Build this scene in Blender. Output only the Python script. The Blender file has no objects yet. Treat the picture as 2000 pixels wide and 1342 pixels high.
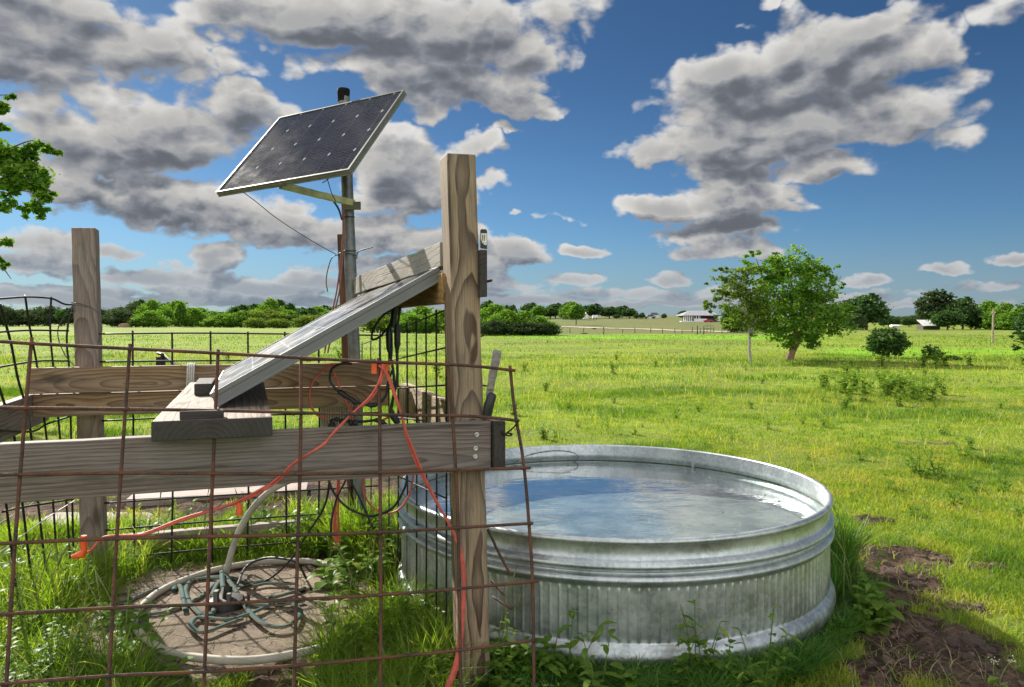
import bpy, bmesh, math, random
import numpy as np
from mathutils import Vector, Matrix, noise as mnoise

rng = np.random.default_rng(7)
random.seed(7)
SC = bpy.context.scene
COL = SC.collection

# ---------------------------------------------------------------- camera
H = 1.54; F = 1444.0; CX = 1000.0; HY = 628.0     # eye height, focal length and horizon of the photo in its pixels
cam_d = bpy.data.cameras.new('camera'); cam = bpy.data.objects.new('camera', cam_d); COL.objects.link(cam)
cam.location = (0, 0, H); cam.rotation_euler = (math.radians(90), 0, 0)
cam_d.sensor_width = 36; cam_d.lens = F/2000*36; cam_d.shift_y = (HY-671)/2000
cam_d.clip_start = 0.05; cam_d.clip_end = 5000
SC.camera = cam
SC.view_settings.view_transform = 'Standard'; SC.view_settings.look = 'None'
SC.view_settings.exposure = 1.0; SC.view_settings.gamma = 1
SC.cycles.max_bounces = 8; SC.cycles.transparent_max_bounces = 16
SC.cycles.use_denoising = True
SC.cycles.sample_clamp_indirect = 4

# ---------------------------------------------------------------- sun
SUN_EL = math.radians(31); SUN_AZ = math.radians(-40)   # azimuth from +Y, to the left
sd = Vector((math.sin(SUN_AZ)*math.cos(SUN_EL), math.cos(SUN_AZ)*math.cos(SUN_EL), math.sin(SUN_EL)))
sun_d = bpy.data.lights.new('sun', 'SUN'); sun_d.energy = 4.5; sun_d.angle = math.radians(0.55); sun_d.color = (1, .94, .84)
sun = bpy.data.objects.new('sun', sun_d); COL.objects.link(sun)
sun.rotation_euler = sd.to_track_quat('Z', 'Y').to_euler(); sun.location = sd*50

# ---------------------------------------------------------------- node helpers
class NT:
    def __init__(s, tree): s.t = tree; s.n = tree.nodes; s.l = tree.links
    def node(s, typ, **kw):
        n = s.n.new(typ)
        for k, v in kw.items(): setattr(n, k, v)
        return n
    def put(s, sock, v):
        if v is None: return
        if isinstance(v, bpy.types.NodeSocket): s.l.new(v, sock)
        else: sock.default_value = v
    def m(s, op, a, b=None, c=None, clamp=False):
        n = s.n.new('ShaderNodeMath'); n.operation = op; n.use_clamp = clamp
        s.put(n.inputs[0], a); s.put(n.inputs[1], b); s.put(n.inputs[2], c)
        return n.outputs[0]
    def v(s, op, a, b=None, scale=None):
        n = s.n.new('ShaderNodeVectorMath'); n.operation = op
        s.put(n.inputs[0], a); s.put(n.inputs[1], b)
        if scale is not None: s.put(n.inputs['Scale'], scale)
        return n.outputs['Value'] if op in ('DOT_PRODUCT', 'LENGTH') else n.outputs[0]
    def mr(s, x, a, b, c=0., d=1., smooth=True):
        n = s.n.new('ShaderNodeMapRange'); n.interpolation_type = 'SMOOTHSTEP' if smooth else 'LINEAR'
        s.put(n.inputs['Value'], x)
        for k, q in zip(('From Min', 'From Max', 'To Min', 'To Max'), (a, b, c, d)): s.put(n.inputs[k], q)
        return n.outputs[0]
    def mix(s, f, a, b, mode='MIX'):
        n = s.n.new('ShaderNodeMix'); n.data_type = 'RGBA'; n.blend_type = mode
        s.put(n.inputs[0], f)
        for sk, v in ((n.inputs[6], a), (n.inputs[7], b)):
            if isinstance(v, tuple) and len(v) == 3: v = (*v, 1)
            s.put(sk, v)
        return n.outputs[2]
    def noise(s, vec, scale, detail=4., rough=.55, dist=0.):
        n = s.n.new('ShaderNodeTexNoise'); s.put(n.inputs['Vector'], vec)
        n.inputs['Scale'].default_value = scale; n.inputs['Detail'].default_value = detail
        n.inputs['Roughness'].default_value = rough; n.inputs['Distortion'].default_value = dist
        return n
    def xyz(s, v):
        n = s.n.new('ShaderNodeSeparateXYZ'); s.l.new(v, n.inputs[0]); return n.outputs
    def comb(s, x, y, z):
        n = s.n.new('ShaderNodeCombineXYZ')
        for i, q in enumerate((x, y, z)): s.put(n.inputs[i], q)
        return n.outputs[0]
    def ramp(s, x, stops, interp='LINEAR'):
        n = s.n.new('ShaderNodeValToRGB'); n.color_ramp.interpolation = interp
        e = n.color_ramp.elements
        while len(e) < len(stops): e.new(.5)
        for i, (p, c) in enumerate(stops):
            e[i].position = p; e[i].color = (*c, 1) if len(c) == 3 else c
        s.put(n.inputs[0], x); return n.outputs[0]

# ---------------------------------------------------------------- sky: Nishita blue with procedural cumulus
def az_el(px, py):
    u = (px-CX)/F; v = (HY-py)/F
    return math.atan(u), math.atan(v/math.sqrt(1+u*u))
# cumulus masses: direction of the centre and half-width/half-height (given on the photo's pixel scale), weight
CLOUDS = [
 (110,60,300,110,1),(20,130,220,80,.9),(300,85,110,60,.8),
 (700,50,330,85,1.1),(520,35,170,75,1),(800,130,190,85,1),(900,185,190,55,1),(1010,212,95,30,.8),(960,95,130,80,.9),
 (1100,35,85,55,.55),(1095,95,40,40,.35),
 (400,240,200,75,1),(240,285,260,60,1),(90,240,160,50,.8),(500,215,90,40,.8),(560,150,170,26,.45),(380,140,60,18,.4),(290,210,120,30,.5),
 (160,365,230,55,1),(330,405,230,60,1),(500,440,220,50,1),(640,455,170,42,.9),(560,395,90,30,.7),(80,320,140,40,.8),
 (780,325,110,80,.9),(800,400,140,48,.9),(770,285,70,40,.8),(930,300,65,30,.75),(955,372,52,20,.65),(850,355,90,50,.8),
 (740,470,170,45,.85),(860,470,110,42,.9),(1000,505,88,42,1),(930,520,100,34,.8),
 (90,480,150,32,.9),(245,495,62,22,.8),(430,512,48,24,.95),(350,518,55,14,.6),(120,530,190,24,.7),(370,548,150,20,.7),(600,545,62,24,.9),(480,560,240,18,.6),(680,545,90,20,.7),
 (250,585,420,14,.55),(850,560,300,20,.6),(1250,575,320,14,.55),(1110,548,90,16,.65),(1000,590,420,10,.5),
 (120,588,330,20,1.25),(500,588,300,18,1.2),(960,592,300,14,1.1),(1330,594,260,12,1.1),(1800,600,260,11,.75),(300,540,130,22,1.1),(540,565,140,20,1.1),(60,522,130,24,1.1),(760,525,160,26,1.),(430,500,60,24,1.),(240,492,80,22,1.),(640,548,70,22,1.1),(880,545,130,18,1.),(200,570,120,14,1.1),
 (1148,490,46,15,.85),(1325,545,48,22,.9),(1010,420,18,9,.7),(1100,428,52,8,.45),(985,262,32,14,.6),(1440,65,26,13,.4),(1490,22,26,14,.3),
 (1640,130,200,100,1.1),(1700,62,110,45,.9),(1480,200,230,90,1.05),(1400,165,110,55,.9),(1290,225,95,28,.6),(1835,110,65,55,.75),(1640,225,240,80,1.05),(1760,225,160,65,.9),
 (1275,312,92,34,.95),(1440,290,190,62,1),(1420,350,110,38,.9),(1620,330,140,36,.85),(1290,415,110,26,.9),(1440,395,130,45,1),(1430,452,150,28,.9),(1410,485,110,24,.8),(1490,490,62,24,.8),(1565,402,42,18,.6),(1870,260,70,40,.45),
 (1790,-5,150,16,.4),(1960,35,70,36,.25),
 (1700,550,72,16,.8),(1860,525,62,16,.85),(1985,503,48,20,.9),(1940,555,110,17,.7),(1680,578,260,12,.5),(1900,588,220,12,.5),
]
world = bpy.data.worlds.new('World'); SC.world = world; world.use_nodes = True
world.cycles.sampling_method = 'MANUAL'; world.cycles.sample_map_resolution = 512
g = bpy.data.node_groups.new('cloud_density', 'ShaderNodeTree')
g.interface.new_socket('Vector', in_out='INPUT', socket_type='NodeSocketVector')
g.interface.new_socket('Density', in_out='OUTPUT', socket_type='NodeSocketFloat')
g.interface.new_socket('Body', in_out='OUTPUT', socket_type='NodeSocketFloat')
n = NT(g); gi = n.node('NodeGroupInput'); go = n.node('NodeGroupOutput')
D = gi.outputs[0]
ws = n.noise(D, 7.0, 3, .55); ws2 = n.noise(D, 22., 3, .6)
warp = n.v('ADD', n.v('SCALE', n.v('SUBTRACT', ws.outputs['Color'], (.5, .5, .5)), scale=.10),
           n.v('SCALE', n.v('SUBTRACT', ws2.outputs['Color'], (.5, .5, .5)), scale=.045))
x, y, z = n.xyz(D)
az = n.m('ARCTAN2', x, y); el = n.m('ARCSINE', z)
wx, wy, wz = n.xyz(warp)
azw = n.m('ADD', az, wx)
elw = n.m('ADD', el, n.m('MULTIPLY', wz, n.mr(el, .02, .25, .35, .9)))
ae = n.comb(azw, elw, 0.)
acc = None
for (cx, cy, rx, ry, w) in CLOUDS:
    a0, e0 = az_el(cx, cy); k = math.cos(a0)**2
    d = n.v('MULTIPLY', n.v('SUBTRACT', ae, (a0, e0, 0)), (F/(rx*1.1)/k, F/(ry*1.2)/math.cos(a0), 0))
    d = n.v('MAXIMUM', d, n.v('MULTIPLY', d, (-1., -1.55, 0)))
    q = n.m('MULTIPLY_ADD', n.v('DOT_PRODUCT', d, d), -w, w)
    acc = q if acc is None else n.m('MAXIMUM', acc, q)
# the rest of the dome: broken cumulus cover
big = n.noise(n.v('MULTIPLY', D, (1, 1, 2.2)), 2.6, 3, .5).outputs[0]
gen = n.mr(big, .36, .66, -.6, 1.1, False)
side = n.mr(n.m('ABSOLUTE', az), .62, .95); up = n.mr(el, .42, .62)
outside = n.m('MAXIMUM', side, up)
acc = n.m('ADD', n.m('MULTIPLY', acc, n.m('SUBTRACT', 1., outside)), n.m('MULTIPLY', gen, outside))
acc = n.m('MAXIMUM', acc, -1.2)
dv = n.v('MULTIPLY', D, (1, 1, 1.7))
f1 = n.noise(dv, 10., 6, .47, .2).outputs[0]
f2 = n.m('ABSOLUTE', n.m('MULTIPLY_ADD', n.noise(dv, 15., 3, .42, .2).outputs[0], 2., -1.)); f3 = n.noise(dv, 50., 4, .6).outputs[0]
amp = 1.; a2 = n.mr(el, .03, .22, 1.1, .30)
det = n.m('MULTIPLY', n.m('ADD', n.m('MULTIPLY', n.m('SUBTRACT', f1, .5), 2.1), n.m('ADD', n.m('MULTIPLY', n.m('SUBTRACT', f2, .22), .95), n.m('MULTIPLY', n.m('SUBTRACT', f3, .5), a2))), amp)
dens = n.m('ADD', n.m('SUBTRACT', acc, .04), det)
n.l.new(dens, go.inputs[0]); n.l.new(acc, go.inputs[1])

n = NT(world.node_tree); n.n.clear()
tc = n.node('ShaderNodeTexCoord'); D = n.v('NORMALIZE', tc.outputs['Generated'])
def dens_at(vec):
    q = n.node('ShaderNodeGroup'); q.node_tree = g; n.l.new(vec, q.inputs[0]); return q.outputs
d0, body = dens_at(D)
d1 = dens_at(n.v('NORMALIZE', n.v('ADD', D, (-.010, 0, .022))))[0]
sky = n.node('ShaderNodeTexSky'); sky.sky_type = 'NISHITA'; sky.sun_disc = False
sky.sun_elevation = SUN_EL; sky.sun_rotation = SUN_AZ; sky.air_density = 1.0; sky.dust_density = .3; sky.ozone_density = 2.5
x, y, z = n.xyz(D)
skyc = n.mix(1., sky.outputs[0], (.175, .275, .375), 'MULTIPLY')
skyc = n.v('SCALE', skyc, scale=n.mr(z, .36, .03, 1., 1.45))
alpha = n.mr(d0, -.04, .40)
thick = n.mr(n.m('ADD', n.m('MULTIPLY', d0, .45), n.m('MULTIPLY', body, .62)), .18, 1.15)
grad = n.m('SUBTRACT', d0, d1)
lit = n.mr(grad, -.42, .40, -1., 1., False)
lum = n.m('ADD', n.m('MULTIPLY_ADD', thick, -2.35, 3.65), n.m('MULTIPLY', lit, 1.5))
el0 = n.m('ARCSINE', z)
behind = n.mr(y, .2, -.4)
lum = n.m('ADD', lum, n.m('MAXIMUM', n.m('MULTIPLY', behind, 15.), n.m('MULTIPLY', n.mr(el0, .6, 1.0), 9.)))  # clouds behind the view and overhead brightened as added fill light
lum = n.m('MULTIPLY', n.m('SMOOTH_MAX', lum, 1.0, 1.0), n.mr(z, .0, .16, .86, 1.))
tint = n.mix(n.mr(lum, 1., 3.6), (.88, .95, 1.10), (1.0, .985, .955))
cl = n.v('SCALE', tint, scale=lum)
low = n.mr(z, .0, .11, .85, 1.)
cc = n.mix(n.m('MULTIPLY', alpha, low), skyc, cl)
# pale air low over the horizon
cc = n.mix(n.mr(z, .13, .0, 0., .45), cc, (2.1, 2.5, 3.2))
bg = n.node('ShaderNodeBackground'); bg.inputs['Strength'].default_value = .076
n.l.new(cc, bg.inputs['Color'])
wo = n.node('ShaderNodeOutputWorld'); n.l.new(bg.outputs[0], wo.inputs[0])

# ---------------------------------------------------------------- mesh helpers
def P(px, py, Y):                      # a point of the photo at distance Y along the view
    return Vector(((px-CX)/F*Y, Y, H-(py-HY)/F*Y))
def G(px, py, z=0.):                   # a point of the photo on the ground (height z)
    Y = (H-z)*F/(py-HY)
    return Vector(((px-CX)/F*Y, Y, z))
def tag(o, label=None, cat=None, group=None, kind=None):
    for k, v in (('label', label), ('category', cat), ('group', group), ('kind', kind)):
        if v: o[k] = v
    return o
def empty(name, loc=(0, 0, 0)):
    o = bpy.data.objects.new(name, None); COL.objects.link(o); o.location = loc; o.empty_display_size = .1
    return o
def link(name, me, mat=None, parent=None):
    o = bpy.data.objects.new(name, me); COL.objects.link(o)
    if mat is not None and not me.materials: me.materials.append(mat)
    if parent is not None: o.parent = parent; o.matrix_parent_inverse = Matrix.Translation(-Vector(parent.location))
    return o
def world_child(name, me, mat, parent):   # child whose mesh is in world coordinates
    return link(name, me, mat, parent)
def catmull(pts, n=8, closed=False):
    pts = [Vector(p) for p in pts]; out = []
    N = len(pts)
    if N < 3:
        return [pts[0].lerp(pts[-1], i/n) for i in range(n+1)]
    rng_ = range(N if closed else N-1)
    for i in rng_:
        p1 = pts[i]; p2 = pts[(i+1) % N]
        p0 = pts[i-1] if (i > 0 or closed) else p1*2-p2
        p3 = pts[(i+2) % N] if (i+2 < N or closed) else p2*2-p1
        for k in range(n):
            t = k/n
            out.append(.5*((2*p1)+(-p0+p2)*t+(2*p0-5*p1+4*p2-p3)*t*t+(-p0+3*p1-3*p2+p3)*t**3))
    if not closed: out.append(pts[-1].copy())
    return out
class MB:
    def __init__(s): s.v = []; s.f = []; s.uv = []; s.mi = []
    def add(s, vs, fs, uvs=None, mi=0):
        o = len(s.v); s.v += [tuple(q) for q in vs]
        for k, f in enumerate(fs):
            s.f.append([i+o for i in f]); s.mi.append(mi)
            s.uv.append(uvs[k] if uvs else [(0, 0)]*len(f))
    def box(s, c, size, M=None, mi=0, taper=0):
        c = Vector(c); hx, hy, hz = (q/2 for q in size)
        vs = []
        for zz in (-1, 1):
            for xx, yy in ((-1, -1), (1, -1), (1, 1), (-1, 1)):
                p = Vector((xx*hx, yy*hy, zz*hz))
                vs.append(c+(M @ p if M is not None else p))
        s.add(vs, [(3, 2, 1, 0), (4, 5, 6, 7), (0, 1, 5, 4), (1, 2, 6, 5), (2, 3, 7, 6), (3, 0, 4, 7)], mi=mi)
    def tube(s, pts, r, seg=8, closed=False, cap=True, mi=0, flat=None):
        pts = [Vector(p) for p in pts]; N = len(pts)
        rr = r if isinstance(r, (list, tuple)) else [r]*N
        rings = []; nrm = None
        for i, p in enumerate(pts):
            a = pts[i-1] if (i > 0 or closed) else p
            b = pts[(i+1) % N] if (i < N-1 or closed) else p
            t = (b-a)
            if t.length < 1e-9: t = Vector((0, 0, 1))
            t.normalize()
            if flat is not None: nrm = Vector(flat) if abs(t.dot(Vector(flat))) < .95 else Vector((1, 0, 0))
            elif nrm is None: nrm = Vector((0, 0, 1)) if abs(t.z) < .9 else Vector((1, 0, 0))
            nrm = (nrm-t*nrm.dot(t)).normalized(); bi = t.cross(nrm)
            rings.append([p+(nrm*math.cos(2*math.pi*k/seg)*(.55 if flat is not None else 1)+bi*math.sin(2*math.pi*k/seg))*rr[i] for k in range(seg)])
        vs = [q for ring in rings for q in ring]; fs = []; uvs = []
        L = 0
        for i in range(N if closed else N-1):
            j = (i+1) % N; dl = (pts[j]-pts[i]).length
            for k in range(seg):
                k2 = (k+1) % seg
                fs.append((i*seg+k, i*seg+k2, j*seg+k2, j*seg+k))
                uvs.append([(L, k/seg), (L, (k+1)/seg), (L+dl, (k+1)/seg), (L+dl, k/seg)])
            L += dl
        if cap and not closed:
            fs.append(tuple(reversed(range(seg)))); uvs.append([(0, 0)]*seg)
            fs.append(tuple(range((N-1)*seg, N*seg))); uvs.append([(0, 0)]*seg)
        s.add(vs, fs, uvs, mi)
    def lathe(s, prof, c=(0, 0, 0), seg=48, mi=0, closed=False):
        c = Vector(c); n_ = len(prof); vs = []; fs = []
        for i in range(seg):
            a = 2*math.pi*i/seg
            for r, z in prof: vs.append(c+Vector((r*math.cos(a), r*math.sin(a), z)))
        for i in range(seg):
            j = (i+1) % seg
            for k in range(n_-1+(1 if closed else 0)):
                k2 = (k+1) % n_
                fs.append((i*n_+k, j*n_+k, j*n_+k2, i*n_+k2))
        s.add(vs, fs, mi=mi)
    def mesh(s, name, mats=(), smooth=False, angle=None):
        me = bpy.data.meshes.new(name); me.from_pydata(s.v, [], s.f)
        uvl = me.uv_layers.new(name='UVMap')
        flat = [c for f in s.uv for u in f for c in u]
        uvl.data.foreach_set('uv', flat)
        for m in mats: me.materials.append(m)
        me.polygons.foreach_set('material_index', s.mi)
        if smooth: me.polygons.foreach_set('use_smooth', [True]*len(me.polygons))
        me.update()
        if smooth and angle: me.set_sharp_from_angle(angle=math.radians(angle))
        return me
    def build(s, name, mats, parent=None, smooth=False, angle=None):
        if not isinstance(mats, (list, tuple)): mats = [mats]
        return link(name, s.mesh(name, mats, smooth, angle), None, parent)

def board(name, A, B, wid, thk, up, mat, parent=None, bevel=.004, segs=14, wob=.0012, taper=None):
    """a sawn timber from A to B (centre line); width along 'up', thickness across; local X runs along the grain"""
    A = Vector(A); B = Vector(B); X = (B-A); L = X.length; X.normalize()
    Z = Vector(up); Z = (Z-X*Z.dot(X)).normalized(); Y = Z.cross(X)
    bm = bmesh.new(); rows = []
    rnd = random.Random(hash((round(A.x, 3), round(B.y, 3), round(wid, 3))) & 0xffff)
    for i in range(segs+1):
        x = -L/2+L*i/segs
        oy = (rnd.random()-.5)*2*wob; oz = (rnd.random()-.5)*2*wob
        rows.append([bm.verts.new((x, sy*thk/2+oy, sz*wid/2+oz)) for sy, sz in ((-1, -1), (1, -1), (1, 1), (-1, 1))])
    for i in range(segs):
        for k in range(4):
            bm.faces.new((rows[i][k], rows[i+1][k], rows[i+1][(k+1) % 4], rows[i][(k+1) % 4]))
    bm.faces.new(rows[0]); bm.faces.new(list(reversed(rows[-1])))
    bmesh.ops.recalc_face_normals(bm, faces=bm.faces)
    ed = [e for e in bm.edges if len(e.link_faces) == 2 and e.calc_face_angle(0) > 1.0]
    bmesh.ops.bevel(bm, geom=ed, offset=bevel, segments=2, affect='EDGES', profile=.6)
    me = bpy.data.meshes.new(name); bm.to_mesh(me); bm.free()
    me.materials.append(mat)
    o = bpy.data.objects.new(name, me); COL.objects.link(o)
    M = Matrix((X, Y, Z)).transposed().to_4x4(); M.translation = (A+B)/2
    o.matrix_world = M
    if parent is not None:
        o.parent = parent; o.matrix_parent_inverse = Matrix.Translation(-Vector(parent.location))
    return o

# vectorised value noise
def vnoise(x, y, seed=0):
    xi = np.floor(x).astype(np.int64); yi = np.floor(y).astype(np.int64)
    fx = x-xi; fy = y-yi; fx = fx*fx*(3-2*fx); fy = fy*fy*(3-2*fy)
    def h(a, b):
        q = (a*374761393+b*668265263+seed*974634577) & 0xffffffff
        q = ((q ^ (q >> 13))*1274126177) & 0xffffffff
        return ((q ^ (q >> 16)) & 0xffff)/65535.
    return (h(xi, yi)*(1-fx)+h(xi+1, yi)*fx)*(1-fy)+(h(xi, yi+1)*(1-fx)+h(xi+1, yi+1)*fx)*fy
def fbm(x, y, seed=0, octv=4):
    a = .5; s = 0; t = 0
    for o in range(octv):
        s = s+a*vnoise(x*2**o, y*2**o, seed+o*17); t += a; a *= .5
    return s/t
def sstep(x, a, b):
    t = np.clip((x-a)/(b-a), 0, 1); return t*t*(3-2*t)

def np_mesh(name, V, faces_list, mat, attrs=None, smooth=False):
    """V (N,3); faces_list: arrays (M,k) of vertex indices"""
    me = bpy.data.meshes.new(name)
    me.vertices.add(len(V)); me.vertices.foreach_set('co', V.astype(np.float32).ravel())
    loops = np.concatenate([f.ravel() for f in faces_list]).astype(np.int32)
    tot = np.concatenate([np.full(len(f), f.shape[1]) for f in faces_list]).astype(np.int32)
    st = np.concatenate(([0], np.cumsum(tot)[:-1])).astype(np.int32)
    me.loops.add(len(loops)); me.loops.foreach_set('vertex_index', loops)
    me.polygons.add(len(tot)); me.polygons.foreach_set('loop_start', st); me.polygons.foreach_set('loop_total', tot)
    if smooth: me.polygons.foreach_set('use_smooth', np.ones(len(tot), bool))
    for k, a in (attrs or {}).items():
        if a.ndim == 1:
            at = me.attributes.new(k, 'FLOAT', 'POINT'); at.data.foreach_set('value', a.astype(np.float32))
        else:
            at = me.attributes.new(k, 'FLOAT_COLOR', 'POINT'); at.data.foreach_set('color', a.astype(np.float32).ravel())
    if mat is not None: me.materials.append(mat)
    me.update(calc_edges=True)
    return me

# ---------------------------------------------------------------- terrain
def gz(X, Y, rough=True):
    X = np.asarray(X, float); Y = np.asarray(Y, float)
    r = np.hypot(X, Y)
    u = X/np.maximum(Y, 1.)
    z = .05*(fbm(X*.35+9, Y*.35, 3, 3)-.5)*sstep(r, 5, 9)
    z = z+.16*(fbm(X*.09+4, Y*.09, 5, 3)-.5)*sstep(r, 8, 25)
    # mound behind the pen
    z = z+.17*np.exp(-(((X+2.0)/1.9)**2+((Y-5.7)/1.25)**2))
    # rise carrying the farm road and the house
    hill = 3.3*(np.clip((Y-85)/235., 0, 1.15))**2.0
    z = z+hill*sstep(u, -.03, .07)*(1-sstep(u, .40, .50)*.75)*(Y > 0)
    if rough:
        d = dirt(X, Y)
        z = z+d*.07*(fbm(X*6, Y*6, 8, 4)-.5)+d*.035*(fbm(X*17, Y*17, 9, 2)-.5)+(fbm(X*2.2, Y*2.2, 12, 2)-.5)*.03*(1-d)
    return z
DIRT = [(2.45, 4.8, .34, .26), (2.27, 4.4, .32, .3), (2.12, 4.0, .34, .3), (1.98, 3.6, .36, .3), (1.75, 3.2, .42, .3), (1.5, 2.85, .5, .3), (1.3, 2.4, .6, .4),
        (3.1, 4.25, .16, .1), (3.0, 4.6, .14, .1), (2.75, 5.7, .2, .12), (2.2, 6.2, .18, .1), (5.2, 9.3, .4, .12),
        (-2.6, 6.6, 2.6, 1.2), (-4.2, 5.7, 1.3, 1.0), (-1.2, 6.5, 1.2, 1.3), (-2.4, 5.7, 2.0, .8), (-.55, 6.0, .6, .9), (-1.5, 3.85, .95, .95), (1.5, 1.1, 1.7, 1.5), (-.6, -.8, 2.2, 1.6)]  # closing ellipses: unseen bare ground added to neutralise the tank's reflection
def dirt(X, Y):
    n_ = fbm(X*2.3, Y*2.3, 21, 4)
    d = np.zeros(np.broadcast(X, Y).shape)
    for (a, b, ra, rb) in DIRT:
        q = 1-(((X-a)/(ra*1.25))**2+((Y-b)/(rb*1.25))**2)
        d = np.maximum(d, q)
    n2_ = fbm(X*7., Y*7., 23, 3)
    return sstep(d+(n_-.5)*1.9+(n2_-.5)*.9, .22, .5)*(d > 0)
def zone(X, Y):
    """0 pasture, dry khaki amount and lush amount by place"""
    u = X/np.maximum(Y, 1.)
    nz = fbm(X*.03, Y*.05, 31, 3)-.5
    dry = sstep(Y+nz*25, 84, 92)*sstep(u, -.02, .06)*(1-sstep(u, .33, .42))
    dry = np.maximum(dry, .5*sstep(Y+nz*18, 42, 52)*(1-sstep(Y+nz*18, 66, 74))*sstep(u, -.12, .0)*(1-sstep(u, .3, .4)))
    dry = np.maximum(dry, .35*sstep(Y, 55, 75)*sstep(u, .4, .48))
    dry = np.maximum(dry, .12*sstep(Y+nz*20, 60, 110)*(1-sstep(u, -.1, 0.)))
    dry = np.maximum(dry, .45*sstep(fbm(X*.35+3, Y*.5, 33, 3), .52, .66)*(1-sstep(Y, 40, 60)))
    lush = sstep(Y+nz*14, 60, 66)*(1-sstep(Y+nz*14, 80, 88))*sstep(u, -.06, .06)*(1-sstep(u, .36, .46))
    lush = np.maximum(lush, sstep(Y+nz*8, 29, 33)*(1-sstep(Y+nz*8, 40, 46))*sstep(u, .40, .46))
    return dry, lush

# ---------------------------------------------------------------- materials
def new_mat(name):
    m = bpy.data.materials.new(name); m.use_nodes = True; t = NT(m.node_tree); t.n.clear()
    out = t.node('ShaderNodeOutputMaterial'); return m, t, out
def principled(t, out, **kw):
    b = t.node('ShaderNodeBsdfPrincipled')
    for k, v in kw.items():
        k = k.replace('_', ' ')
        if isinstance(v, tuple) and len(v) == 3 and 'Color' in k or k == 'Base Color' and isinstance(v, tuple) and len(v) == 3: v = (*v, 1)
        t.put(b.inputs[k], v)
    t.l.new(b.outputs[0], out.inputs[0]); return b
def bump(t, h, strength=.3, dist=.01):
    b = t.node('ShaderNodeBump'); b.inputs['Strength'].default_value = strength; b.inputs['Distance'].default_value = dist
    t.l.new(h, b.inputs['Height']); return b.outputs[0]
def simple(name, col, rough=.5, metal=0., var=.25, nscale=30., bumpk=.15, spec=.5):
    m, t, out = new_mat(name); tc_ = t.node('ShaderNodeTexCoord')
    nz = t.noise(tc_.outputs['Object'], nscale, 5, .6).outputs[0]
    dark = tuple(c*(1-var) for c in col); light = tuple(min(1, c*(1+var)) for c in col)
    c = t.mix(t.mr(nz, .3, .7), dark, light)
    b = principled(t, out, Base_Color=c, Roughness=rough, Metallic=metal, Normal=bump(t, nz, bumpk, .003))
    b.inputs['Specular IOR Level'].default_value = spec
    return m
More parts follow.
